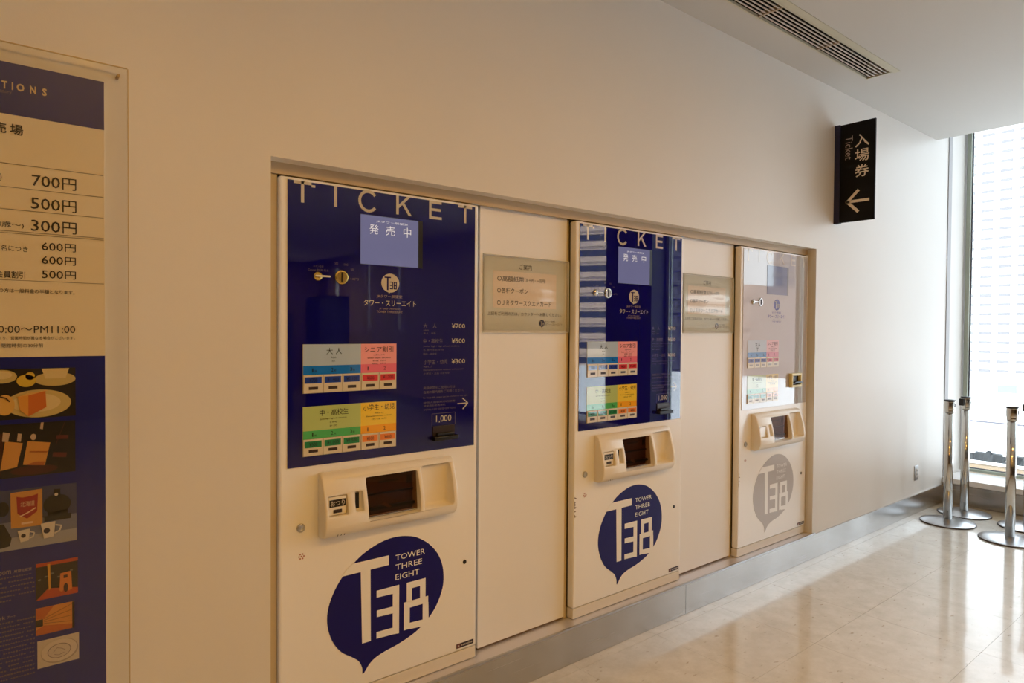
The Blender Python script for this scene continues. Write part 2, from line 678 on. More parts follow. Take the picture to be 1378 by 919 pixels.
def logo_letters(mb, x, z, s, y, sx=1.0, words=True):
    def q(a, b):
        return (x + (a - 0.40) * s * sx, z + (b - 0.52) * s)

    def P(*pts):
        mb.poly([q(*p) for p in pts], y)

    P((0.215, 0.629), (0.240, 0.654), (0.259, 0.6655), (0.401, 0.6655), (0.401, 0.630))
    P((0.289, 0.630), (0.295, 0.369), (0.329, 0.369), (0.327, 0.630))
    # 3
    P((0.352, 0.546), (0.352, 0.521), (0.418, 0.519), (0.418, 0.546))
    P((0.418, 0.546), (0.418, 0.367), (0.4445, 0.364), (0.4445, 0.546))
    P((0.353, 0.473), (0.353, 0.449), (0.418, 0.446), (0.418, 0.471))
    P((0.352, 0.394), (0.352, 0.370), (0.418, 0.367), (0.418, 0.392))
    # 8
    P((0.477, 0.545), (0.477, 0.472), (0.499, 0.472), (0.499, 0.545))
    P((0.535, 0.545), (0.535, 0.472), (0.559, 0.472), (0.559, 0.545))
    P((0.499, 0.545), (0.499, 0.520), (0.535, 0.520), (0.535, 0.545))
    P((0.465, 0.473), (0.465, 0.448), (0.571, 0.448), (0.571, 0.473))
    P((0.465, 0.449), (0.465, 0.368), (0.490, 0.368), (0.490, 0.449))
    P((0.547, 0.449), (0.547, 0.366), (0.574, 0.362), (0.572, 0.449))
    P((0.490, 0.390), (0.490, 0.366), (0.547, 0.362), (0.547, 0.387))
    if words:
        for (t, w, a, b) in (('TOWER', 0.556, 0.6395, 0.6605), ('THREE', 0.543, 0.604, 0.6245), ('EIGHT', 0.531, 0.566, 0.5875)):
            (xa, za), (xb, zb) = q(0.429, a), q(w, b)
            mb.text(t, xa, xb, za, zb, y)


FY = 0.045        # front plane of the machine doors
BX0 = 0.768       # left edge of the first machine


def coin_unit(root, X, variant):
    prof = [(0.785, 0.0), (0.784, 0.022), (0.789, 0.042), (0.803, 0.056), (0.825, 0.0635), (0.850, 0.0645), (0.880, 0.061), (0.910, 0.0545),
            (0.940, 0.0465), (0.965, 0.039), (0.985, 0.032), (0.998, 0.025), (1.005, 0.015), (1.006, 0.0)]
    x0, x1 = X + 0.130, X + 0.667
    bm = bmesh.new()
    L = [bm.verts.new((x0, FY - d, z)) for z, d in prof]
    R = [bm.verts.new((x1, FY - d, z)) for z, d in prof]
    n = len(prof)
    fs = [bm.faces.new(L[::-1]), bm.faces.new(R)]
    for i in range(n):
        bm.faces.new((L[i], L[(i + 1) % n], R[(i + 1) % n], R[i]))
    bmesh.ops.recalc_face_normals(bm, faces=bm.faces)
    ee = [e for e in bm.edges if len(e.link_faces) == 2 and (fs[0] in e.link_faces or fs[1] in e.link_faces)
          and not (abs(e.verts[0].co.y - FY) < 1e-6 and abs(e.verts[1].co.y - FY) < 1e-6)]
    bmesh.ops.bevel(bm, geom=ee, offset=0.006, segments=3, affect='EDGES', profile=0.5, clamp_overlap=True)
    me = bpy.data.meshes.new('coin_unit')
    bm.to_mesh(me)
    bm.free()
    tmp = bpy.data.objects.new('coin_unit_tmp', me)
    C.objects.link(tmp)
    cutters = []

    def cut(a, b, z0, z1, depth_left, r=0.008):
        c = MB().rbox(X + a, X + b, FY - 0.12, FY - depth_left, z0, z1, r, 3).build('cutter', W_PLAST)
        cutters.append(c)
        md = tmp.modifiers.new('cut', 'BOOLEAN')
        md.operation = 'DIFFERENCE'
        md.solver = 'EXACT'
        md.object = c

    cut(0.289, 0.500, 0.826, 0.974, 0.004)
    cut(0.516, 0.648, 0.828, 0.984, 0.014, 0.012)
    cut(0.143, 0.214, 0.862, 0.930, 0.038, 0.005)
    cut(0.241, 0.272, 0.866, 0.934, 0.036, 0.006)
    bv = tmp.modifiers.new('bevel', 'BEVEL')
    bv.width = 0.0025
    bv.segments = 2
    bv.limit_method = 'ANGLE'
    bv.angle_limit = math.radians(50)
    dg = bpy.context.evaluated_depsgraph_get()
    dg.update()
    me2 = bpy.data.meshes.new_from_object(tmp.evaluated_get(dg), depsgraph=dg)
    for c in cutters:
        bpy.data.objects.remove(c)
    bpy.data.objects.remove(tmp)
    base = org(root)
    for v in me2.vertices:
        v.co -= base
    me2.materials.clear()
    me2.materials.append(W_PLAST)
    for p in me2.polygons:
        p.use_smooth = True
    me2.set_sharp_from_angle(angle=math.radians(35))
    unit = bpy.data.objects.new('coin_unit', me2)
    C.objects.link(unit)
    unit.parent = root
    # window: dark compartment
    b = MB()
    b.box(X + 0.290, X + 0.499, FY - 0.0065, FY - 0.0045, 0.827, 0.973)
    b.build('compartment_back', mat('compartment_brown', (92, 62, 46), 0.35), unit)
    b = MB()
    b.box(X + 0.292, X + 0.497, FY - 0.012, FY - 0.0066, 0.90, 0.906)
    b.box(X + 0.292, X + 0.497, FY - 0.024, FY - 0.0066, 0.848, 0.858)
    b.box(X + 0.355, X + 0.437, FY - 0.0075, FY - 0.0067, 0.940, 0.948)
    b.box(X + 0.470, X + 0.490, FY - 0.0085, FY - 0.0067, 0.925, 0.955)
    b.build('compartment_ribs', BLACK, unit)
    if variant != 3:
        q = MB()
        q.add([(X + 0.356, FY - 0.0248, 0.868), (X + 0.372, FY - 0.0248, 0.872), (X + 0.400, FY - 0.0248, 0.852), (X + 0.388, FY - 0.0248, 0.849),
               (X + 0.356, FY - 0.021, 0.868), (X + 0.372, FY - 0.021, 0.872), (X + 0.400, FY - 0.021, 0.852), (X + 0.388, FY - 0.021, 0.849)],
              [(3, 2, 1, 0), (4, 5, 6, 7), (0, 1, 5, 4), (1, 2, 6, 5), (2, 3, 7, 6), (3, 0, 4, 7)])
        q.build('coin_guide', mat('brown_plastic', (120, 82, 50), 0.4), unit)
    MB().rbox(X + 0.290, X + 0.499, FY - 0.040, FY - 0.034, 0.828, 0.834, 0.0015).build('tray_lip', CHROME, unit)
    v = [(X + 0.2905, FY - 0.0395, 0.834), (X + 0.4985, FY - 0.0395, 0.834), (X + 0.4985, FY - 0.027, 0.972), (X + 0.2905, FY - 0.027, 0.972)]
    fl = MB().add(v + [(p[0], p[1] + 0.0015, p[2]) for p in v], [(0, 1, 2, 3), (7, 6, 5, 4), (0, 4, 5, 1), (1, 5, 6, 2), (2, 6, 7, 3), (3, 7, 4, 0)])
    fl.build('tinted_flap', MATS.get('tinted_acrylic') or glass_mat('tinted_acrylic', (0.72, 0.60, 0.52)), unit)
    # change button
    MB().rbox(X + 0.146, X + 0.211, FY - 0.0505, FY - 0.0385, 0.865, 0.927, 0.002).build(
        'change_button', W_PLAST if variant != 3 else W_DOOR, unit)
    if variant != 3:
        b = MB().rect(X + 0.149, X + 0.208, 0.893, 0.918, FY - 0.0512)
        b.build('button_label', BLACK, unit)
        MB().text('おつり', X + 0.153, X + 0.204, 0.8965, 0.9145, FY - 0.0518, 0.01).build('button_lettering', PW, unit)
        MB().rbox(X + 0.163, X + 0.194, FY - 0.0525, FY - 0.050, 0.872, 0.884, 0.001).build('indicator_lamp', DKBROWN, unit)
        MB().rbox(X + 0.2495, X + 0.2635, FY - 0.0395, FY - 0.0355, 0.872, 0.928, 0.0015).build('coin_slot', BLACK, unit)
        b = MB()
        for k in range(3):
            b.poly([(X + 0.178 + k * 0.012, 0.791), (X + 0.180 + k * 0.012, 0.791), (X + 0.182 + k * 0.012, 0.796), (X + 0.180 + k * 0.012, 0.796)], FY - 0.050)
        b.build('moulded_mark', GAP, unit)
    else:
        b = MB()
        b.box(X + 0.520, X + 0.546, FY - 0.0165, FY - 0.0145, 0.944, 0.956)
        b.box(X + 0.524, X + 0.542, FY - 0.0165, FY - 0.0145, 0.914, 0.925)
        b.build('tray_slot', BLACK, unit)
    return unit


def small_lines(mb, rows, y, h=0.0075):
    """rows of very small lettering: each (text, x0, x1, z)"""
    for (t, x0, x1, z) in rows:
        mb.text(t, x0, x1, z - h / 2, z + h / 2, y)


def machine(variant, label, X=BX0):
    root = thing('ticket_machine', label, 'ticket machine', (X, FY, 0.163), 'ticket machines in the wall recess')
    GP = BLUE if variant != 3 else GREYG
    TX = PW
    # body and plinth behind the door
    MB().box(X + 0.012, X + 0.792, FY + 0.046, FY + 0.42, 0.163, 1.985).build('cabinet', W_BODY, root)
    MB().rbox(X + 0.004, X + 0.801, FY + 0.004, FY + 0.045, 0.1635, 0.210, 0.002).build('plinth', M_PLINTH, root)
    door = MB().rbox(X, X + 0.80, FY, FY + 0.040, 0.214, 2.000, 0.006, 3).build('door', W_DOOR, root)
    MB().box(X + 0.004, X + 0.796, FY + 0.041, FY + 0.0455, 0.2105, 1.99).build('door_gasket', GAP, root)
    y = FY - 0.003
    MB().box(X + 0.0235, X + 0.782, y, FY - 0.0005, 1.034, 1.990).build('glass_panel', GP, root)
    y1 = y - 0.0007     # first print layer
    y2 = y - 0.0014
    y3 = y - 0.0021

    # title: the upper bars run into the white margin; one part per letter
    zt = 1.990

    def letter(rects, polys=(), strk=None):
        q = MB()
        for (a, c, z0, z1) in rects:
            q.rect(X + a, X + c, z0, z1, y1)
        for p in polys:
            q.poly([(X + u, v) for u, v in p], y1)
        if strk:
            q.stroke([(X + u, v) for u, v in strk], 0.0105, y1)
        q.build('title_letter', PW, root)
    letter([(0.043, 0.104, zt - 0.010, zt), (0.068, 0.0785, 1.919, zt), (0.104, 0.117, zt - 0.016, zt - 0.008)])
    letter([(0.1845, 0.195, 1.919, zt)])
    letter([], strk=[(0.313 + 0.0335 * math.cos(a), 1.954 + 0.0345 * math.sin(a)) for a in [math.radians(38 + 284 * k / 22) for k in range(23)]])
    letter([(0.425, 0.4355, 1.921, zt)], [[(0.4355, 1.944), (0.4355, 1.957), (0.470, 1.990), (0.484, 1.990)], [(0.448, 1.961), (0.456, 1.969), (0.490, 1.921), (0.477, 1.921)]])
    letter([(0.566, 0.5765, 1.921, zt), (0.5765, 0.623, 1.921, 1.931), (0.5765, 0.618, 1.952, 1.962), (0.5765, 0.622, zt - 0.010, zt)])
    letter([(0.700, 0.766, zt - 0.010, zt), (0.7275, 0.738, 1.921, zt)])

    def line(s_, a, c, z0, z1, yy_, nm_, mt_, par=None):
        MB().text(s_, X + a, X + c, z0, z1, yy_).build(nm_, mt_, par or root)

    # display behind the glass
    scr = (MATS.get('display_screen') or mat('display_screen', (40, 40, 70), 0.05, coat=1.0, coat_rough=0.01, emit=(140, 138, 178), emit_s=0.5))
    scr3 = (MATS.get('display_screen_pale') or mat('display_screen_pale', (110, 112, 140), 0.05, coat=1.0, coat_rough=0.01))
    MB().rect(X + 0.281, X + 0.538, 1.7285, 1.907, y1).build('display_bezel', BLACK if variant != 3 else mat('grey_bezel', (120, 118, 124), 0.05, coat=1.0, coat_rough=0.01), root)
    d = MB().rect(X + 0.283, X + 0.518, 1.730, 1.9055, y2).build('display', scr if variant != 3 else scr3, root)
    if variant != 3:
        gl = MATS.get('display_glow_text') or mat('display_glow_text', (200, 200, 205), 0.05, coat=1.0, coat_rough=0.01, emit=(210, 210, 214), emit_s=0.6)
        line('発', 0.317, 0.353, 1.839, 1.874, y3, 'display_character', gl)
        line('売', 0.382, 0.419, 1.839, 1.874, y3, 'display_character', gl)
        line('中', 0.455, 0.487, 1.839, 1.876, y3, 'display_character', gl)
        line('JRタワー展望室', 0.344, 0.474, 1.8815, 1.8905, y3, 'display_line', gl)

    # coin return lever and coin entry
    MB().disc_y(X + 0.127, 1.677, [(0.0155, y - 0.0002), (0.0155, y - 0.003), (0.011, y - 0.007), (0.007, y - 0.0085)]).build(
        'return_knob', BRASS if variant == 1 else CHROME, root)
    MB().rbox(X + 0.113, X + 0.166, y - 0.017, y - 0.0085, 1.6740, 1.6800, 0.002).build('return_lever', W_PLAST if variant == 1 else CHROME, root)
    ce = MB().disc_y(X + 0.212, 1.678, [(0.0245, y - 0.0002), (0.0245, y - 0.003), (0.021, y - 0.0055), (0.018, y - 0.0045)]).build(
        'coin_entry', BRASS if variant == 1 else CHROME, root)
    MB().box(X + 0.2105, X + 0.2135, y - 0.0075, y - 0.0045, 1.662, 1.695).build('coin_slit', BLACK, ce)
    if variant != 3:
        b = MB()
        b.text('コイン返却', X + 0.110, X + 0.146, 1.707, 1.714, y1)
        b.text('Cancel 取消 취소', X + 0.092, X + 0.165, 1.694, 1.702, y1)
        b.text('500', X + 0.187, X + 0.199, 1.721, 1.729, y1)
        b.text('100', X + 0.221, X + 0.236, 1.719, 1.727, y1)
        b.text('50', X + 0.246, X + 0.257, 1.703, 1.711, y1)
        b.text('10円', X + 0.246, X + 0.276, 1.670, 1.678, y1)
        b.build('coin_print', PDIM, root, kind='stuff')

    # small emblem and tower name
    b = MB()
    b.ell(X + 0.402, 1.667, 0.0365, 0.0345, y1)
    b.poly([(X + 0.388, 1.640), (X + 0.397, 1.629), (X + 0.408, 1.640)], y1 - 0.0003)
    b.build('emblem', PW if variant != 3 else PBLUE, root)
    b = MB()
    b.rect(X + 0.378, X + 0.404, 1.685, 1.690, y2)
    b.rect(X + 0.388, X + 0.394, 1.641, 1.690, y2)
    for a in (0.400, 0.4155):
        for z in (1.645, 1.657, 1.669):
            b.rect(X + a, X + a + 0.0125, z, z + 0.0035, y2)
        b.rect(X + a + 0.009, X + a + 0.0125, 1.645, 1.672, y2)
        if a > 0.41:
            b.rect(X + a, X + a + 0.0035, 1.645, 1.672, y2)
    b.build('emblem_lettering', BLUE if variant != 3 else GREYG, root)
    nm = TX if variant != 3 else PBLUE
    b = MB()
    b.text('タワー・スリーエイト', X + 0.296, X + 0.510, 1.583, 1.605, y1, 0.006)
    b.build('name_lettering', nm, root)
    b = MB()
    b.text('JRタワー展望室', X + 0.347, X + 0.451, 1.611, 1.624, y1)
    b.text('JR Tower Observatory', X + 0.358, X + 0.443, 1.569, 1.576, y1)
    b.text('TOWER THREE EIGHT', X + 0.347, X + 0.453, 1.558, 1.566, y1)
    b.build('subtitle_lettering', mat('peach_print_glass', (176, 152, 150), 0.03, coat=1.0, coat_rough=0.01) if variant != 3 else PBLUE, root, kind='stuff')

    # price list on the right
    if variant != 3:
        line('¥700', 0.672, 0.735, 1.504, 1.5225, y1, 'price', TX)
        line('¥500', 0.672, 0.735, 1.4455, 1.464, y1, 'price', TX)
        line('¥300', 0.672, 0.736, 1.365, 1.3835, y1, 'price', TX)
        line('1,000', 0.602, 0.672, 1.137, 1.166, y1, 'bill_value', TX)
        b = MB()
        b.stroke([(X + 0.701, 1.206), (X + 0.749, 1.206)], 0.004, y1)
        b.stroke([(X + 0.725, 1.227), (X + 0.751, 1.206), (X + 0.727, 1.184)], 0.004, y1)
        b.build('arrow', TX, root)
        line('大', 0.543, 0.560, 1.504, 1.5215, y1, 'fare_name', PDIM)
        line('人', 0.585, 0.602, 1.504, 1.5215, y1, 'fare_name', PDIM)
        line('中・高校生', 0.543, 0.631, 1.4455, 1.4635, y1, 'fare_name', PDIM)
        line('小学生・幼児', 0.544, 0.653, 1.365, 1.383, y1, 'fare_name', PDIM)
        b = MB()
        small_lines(b, [('Adults', X + 0.543, X + 0.566, 1.496), ('大人　어른', X + 0.543, X + 0.598, 1.484),
                        ('Junior high / high school students', X + 0.543, X + 0.709, 1.434), ('初、高中学生 중고등학생', X + 0.543, X + 0.634, 1.421),
                        ('国中・高中生', X + 0.543, X + 0.603, 1.405), ('（4歳以上）', X + 0.544, X + 0.580, 1.357),
                        ('Elementary school students and younger', X + 0.544, X + 0.730, 1.343), ('小学生・儿童 초등학생', X + 0.544, X + 0.661, 1.330)], y1)
        small_lines(b, [('高額紙幣をご使用の方は', X + 0.544, X + 0.689, 1.275), ('右側の案内機をご利用ください。', X + 0.544, X + 0.731, 1.259)], y1, 0.011)
        small_lines(b, [('For large bills, please use the machine on the right.', X + 0.544, X + 0.750, 1.237),
                        ('使用大面额纸币的顾客', X + 0.544, X + 0.690, 1.219), ('请使用右侧售票机', X + 0.545, X + 0.644, 1.207),
                        ('고액지폐는 오른쪽 발매기를 이용해 주십시오', X + 0.545, X + 0.692, 1.192)], y1)
        for (p, q) in (((0.583, 1.126), (0.583, 1.174)), ((0.583, 1.174), (0.690, 1.174)), ((0.690, 1.174), (0.690, 1.126))):
            b.stroke([(X + p[0], p[1]), (X + q[0], q[1])], 0.0014, y1)
        b.build('fine_print', PDIM, root, kind='stuff')
    # bill slot
    if variant != 3:
        s = MB()
        s.box(X + 0.587, X + 0.686, y - 0.004, y - 0.0002, 1.086, 1.126)
        s.build('bill_slot', mat('bill_slot_plastic', (48, 34, 26), 0.3), root)
        s = MB().rbox(X + 0.580, X + 0.690, y - 0.028, y - 0.0002, 1.072, 1.088, 0.003)
        s.rbox(X + 0.600, X + 0.672, y - 0.016, y - 0.004, 1.0885, 1.100, 0.002)
        s.build('bill_lip', BLACK, root)
    else:
        s = MB()
        x0, x1, z0, z1, w = X + 0.562, X + 0.690, 1.142, 1.232, 0.016
        s.rbox(x0, x1, y - 0.022, y - 0.0002, z1 - w, z1, 0.004)
        s.rbox(x0, x1, y - 0.022, y - 0.0002, z0, z0 + w, 0.004)
        s.rbox(x0, x0 + w, y - 0.022, y - 0.0002, z0 + w - 0.005, z1 - w + 0.005, 0.004)
        s.rbox(x1 - w, x1, y - 0.022, y - 0.0002, z0 + w - 0.005, z1 - w + 0.005, 0.004)
        s.build('bill_slot', mat('yellow_bezel', (236, 224, 170), 0.4), root)
        s = MB()
        s.box(x0 + w, x1 - w, y - 0.003, y - 0.0002, z0 + w, z1 - w)
        s.box(x0 + w + 0.004, x1 - w + 0.008, y - 0.034, y - 0.003, z0 + w + 0.012, z0 + w + 0.022)
        s.build('bill_lip', BLACK, root)

    # ticket selection panels
    dull = variant == 3
    for (z0, z1, zs, zu, cA, cAs, cB, cBs, lA, lB, tA, tB, enA, enB, pr) in (
            (1.280, 1.446, 1.373, 1.3425, (184, 204, 226), (34, 124, 220), (250, 170, 176), (240, 120, 146), (44, 72, 170), (222, 64, 76),
             '大 人', 'シニア割引', ['Adult', '成人'], ['(65歳以上の方)', 'Senior citizen discounts', '老年优惠　경로우대', '65歲以上　65세 이상'],
             ['¥700', '¥1,400', '¥2,100', '¥600', '¥1,200']),
            (1.067, 1.2355, 1.153, 1.125, (188, 206, 128), (84, 186, 104), (250, 214, 74), (250, 176, 46), (36, 136, 84), (240, 140, 64),
             '中・高校生', '小学生・幼児', ['Junior high / high school students', '初、高中学生', '国中・高中生'], ['(4歳以上)', 'Elementary school students', '小学生・儿童　초등학생'],
             ['¥500', '¥1,000', '¥1,500', '¥300', '¥600'])):
        up = z1 > 1.3
        pre = ('upper' if up else 'lower') + ('_glare_wash' if dull else '')

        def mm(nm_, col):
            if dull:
                col = tuple(int(v * 0.62 + 190 * 0.38) for v in col)  # pale wash of the window reflection mixed into the print colours
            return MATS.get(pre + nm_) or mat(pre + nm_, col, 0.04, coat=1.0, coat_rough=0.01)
        # carrier plate
        pl = MB().rect(X + 0.0745, X + 0.4275, z0, z1, y1).build('selection_panel', MATS.get('button_plate') or mat('button_plate', (206, 194, 168), 0.2, coat=0.8, coat_rough=0.02), root)
        MB().rect(X + 0.0755, X + 0.2855, zs, z1, y2).build('fare_heading', mm('_head_a', cA), pl)
        MB().rect(X + 0.2855, X + 0.4275, zs, z1, y2).build('fare_heading', mm('_head_b', cB), pl)
        MB().rect(X + 0.0755, X + 0.2855, zu, zs, y2).build('number_strip', mm('_strip_a', cAs), pl)
        MB().rect(X + 0.2855, X + 0.4275, zu, zs, y2).build('number_strip', mm('_strip_b', cBs), pl)
        dark = MATS.get('print_dark') or mat('print_dark', (44, 40, 52), 0.05, coat=0.8, coat_rough=0.01)
        zc = z1 - 0.025
        if up:
            line('大', 0.157, 0.180, zc - 0.010, zc + 0.012, y3, 'fare_title', dark)
            line('人', 0.191, 0.213, zc - 0.010, zc + 0.012, y3, 'fare_title', dark)
            line(tB, 0.298, 0.414, zc - 0.006, zc + 0.015, y3, 'fare_title', dark)
        else:
            line(tA, 0.133, 0.238, zc - 0.010, zc + 0.012, y3, 'fare_title', dark)
            line(tB, 0.295, 0.420, zc - 0.004, zc + 0.018, y3, 'fare_title', dark)
        b = MB()
        wd = {1: 0.012, 2: 0.012}
        for k, s_ in enumerate(enA):
            w_ = 0.0028 * len(s_) * (1.25 if ord(s_[0]) > 256 else 0.95) + 0.006
            small_lines(b, [(s_, X + 0.183 - w_ / 2, X + 0.183 + w_ / 2, zc - 0.021 - 0.0125 * k)], y3, 0.0066)
        for k, s_ in enumerate(enB):
            w_ = min(0.13, 0.0032 * len(s_) * (1.25 if ord(s_[0]) > 256 else 1.0) + 0.016)
            small_lines(b, [(s_, X + 0.357 - w_ / 2, X + 0.357 + w_ / 2, zc - 0.015 - 0.0105 * k)], y3, 0.006)
        zm = (zs + zu) / 2
        for k in range(5):
            cxk = X + (0.110 + 0.0700 * k if k < 3 else 0.314 + 0.067 * (k - 3))
            dg_ = '12312'[k]
            b.text(dg_, cxk - (0.0030 if dg_ == '1' else 0.0055), cxk + (0.0006 if dg_ == '1' else 0.0022), zm - 0.0065, zm + 0.0065, y3)
            if k < 3:
                b.text('枚', cxk + 0.005, cxk + 0.013, zm - 0.007, zm + 0.001, y3)
        b.build('fine_print', dark, root, kind='stuff')
        for k in range(5):
            xa = X + (0.0755 + 0.0700 * k if k < 3 else 0.2865 + 0.0705 * (k - 3))
            xb = xa + (0.0685 if k < 3 else 0.0690)
            bt = MB().rbox(xa, xb, y1 - 0.004, y1 - 0.0003, z0 + 0.001, zu - 0.0005, 0.001, 1).build(
                'ticket_button', MATS.get('button_cap') or mat('button_cap', (222, 212, 190), 0.2, coat=0.6, coat_rough=0.05), root)
            MB().rect(xa + 0.004, xb - 0.005, zu - 0.029, zu - 0.007, y1 - 0.0046).build('price_label', mm('_label_%s' % ('a' if k < 3 else 'b'), lA if k < 3 else lB), bt)
            b = MB()
            b.rbox(xa + 0.018, xb - 0.018, y1 - 0.0052, y1 - 0.004, z0 + 0.012, z0 + 0.022, 0.0005, 1)
            b.build('indicator_lamp', DKBROWN if not dull else mat('lamp_grey', (150, 146, 140), 0.3), bt)
            b = MB()
            w_ = 0.007 * len(pr[k])
            xm = (xa + xb) / 2
            b.text(pr[k], xm - w_ / 2, xm + w_ / 2, zu - 0.0245, zu - 0.0115, y1 - 0.0053)
            b.build('price_print', dark, bt)

    coin_unit(root, X, variant)
    # big emblem on the door
    yd = FY - 0.0008
    b = MB()
    logo_shape(b, X + 0.40, 0.52, 1.0, yd)
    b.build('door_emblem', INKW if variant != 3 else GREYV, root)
    b = MB()
    logo_letters(b, X + 0.40, 0.52, 1.0, FY - 0.0016)
    b.build('emblem_lettering', W_DOOR, root)
    # lock, speaker sticker, key hole, maker's plate
    MB().disc_y(X + 0.070, 0.828, [(0.0145, FY), (0.0145, FY - 0.004), (0.012, FY - 0.007), (0.006, FY - 0.0075), (0.0055, FY - 0.005)]).build('lock', STEEL, root)
    b = MB()
    for k in range(7):
        a = 2 * PI * k / 6
        rr = 0.0085 if k < 6 else 0
        b.ell(X + 0.072 + rr * math.cos(a), 0.731 + rr * math.sin(a), 0.0026, 0.0026, FY - 0.0009, n=10)
    b.build('speaker_holes', mat('faded_red', (176, 110, 104), 0.5), root)
    b = MB()
    b.disc_y(X + 0.742, 0.567, [(0.0085, FY), (0.0085, FY - 0.0015), (0.006, FY - 0.002)], 20)
    b.build('keyhole_plug', BLACK, root)
    pb = MB().rect(X + 0.704, X + 0.787, 0.225, 0.243, FY - 0.001).build('maker_plate', mat('maker_plate', (40, 34, 60), 0.4), root)
    MB().rect(X + 0.706, X + 0.722, 0.2265, 0.2415, FY - 0.0018).build('plate_mark', mat('maker_red', (120, 60, 60), 0.4), pb)
    b = MB()
    b.ell(X + 0.714, 0.234, 0.004, 0.004, FY - 0.0026, n=12)
    for k in range(8):
        b.rect(X + 0.728 + k * 0.0068, X + 0.7325 + k * 0.0068, 0.231, 0.237, FY - 0.0018)
    b.build('plate_print', mat('plate_print', (190, 184, 180), 0.4), pb)
    # hinge pin at the upper corner of the door
    MB().rbox(X + 0.770, X + 0.806, FY - 0.002, FY + 0.012, 2.0005, 2.006, 0.002, 1).build('hinge_pin', STEEL, root)
    return root


m1 = machine(1, 'navy-fronted ticket machine with brass coin knobs, nearest the price poster')
m2 = machine(2, 'navy-fronted ticket machine with chrome coin knobs, between the two blank panels')
m2.location = (BX0 + 1.351, FY, 0.163)
m3 = machine(3, 'pale grey-fronted ticket machine with grey balloon emblem and cream bill slot, nearest the window')
m3.location = (BX0 + 2.702, FY, 0.163)

# scuffed paint on the left edge of the middle and far machine doors
random.seed(4)
for (m, z0, n) in ((m2, 0.70, 9), (m3, 0.62, 7)):
    b = MB()
    X = m.location.x
    for k in range(n):
        z = z0 + random.uniform(-0.03, 0.05) - 0.012 * k * 0.6
        b.poly([(X - 0.0006 + 0.006, z), (X + 0.010 + random.uniform(0, 0.012), z + 0.002), (X + 0.008, z + 0.008), (X + 0.006, z + 0.010)], FY - 0.0007)
    b.build('scuff_mark', mat('scuff', (128, 108, 92), 0.7), m)

# ================================================================== BLANK PANELS AND NOTICES
PY = 0.085
for (a, b_, lab) in ((1.606, 2.100, 'blank white infill panel with a clearly readable acrylic notice, between the two navy machines'),
                     (2.960, 3.450, 'blank white infill panel with a glare-washed notice, between the middle and the grey machine')):
    t = thing('infill_panel', lab, 'panel', ((a + b_) / 2, PY, 0.163), 'infill panels in the wall recess')
    MB().rbox(a, b_, PY, PY + 0.018, 0.170, 2.013, 0.002).build('panel_board', W_PANEL, t)
    MB().box(a + 0.004, b_ - 0.004, PY + 0.004, PY + 0.016, 0.1625, 0.1695).build('packing_strip', mat('packing_brown', (110, 86, 62), 0.7), t)

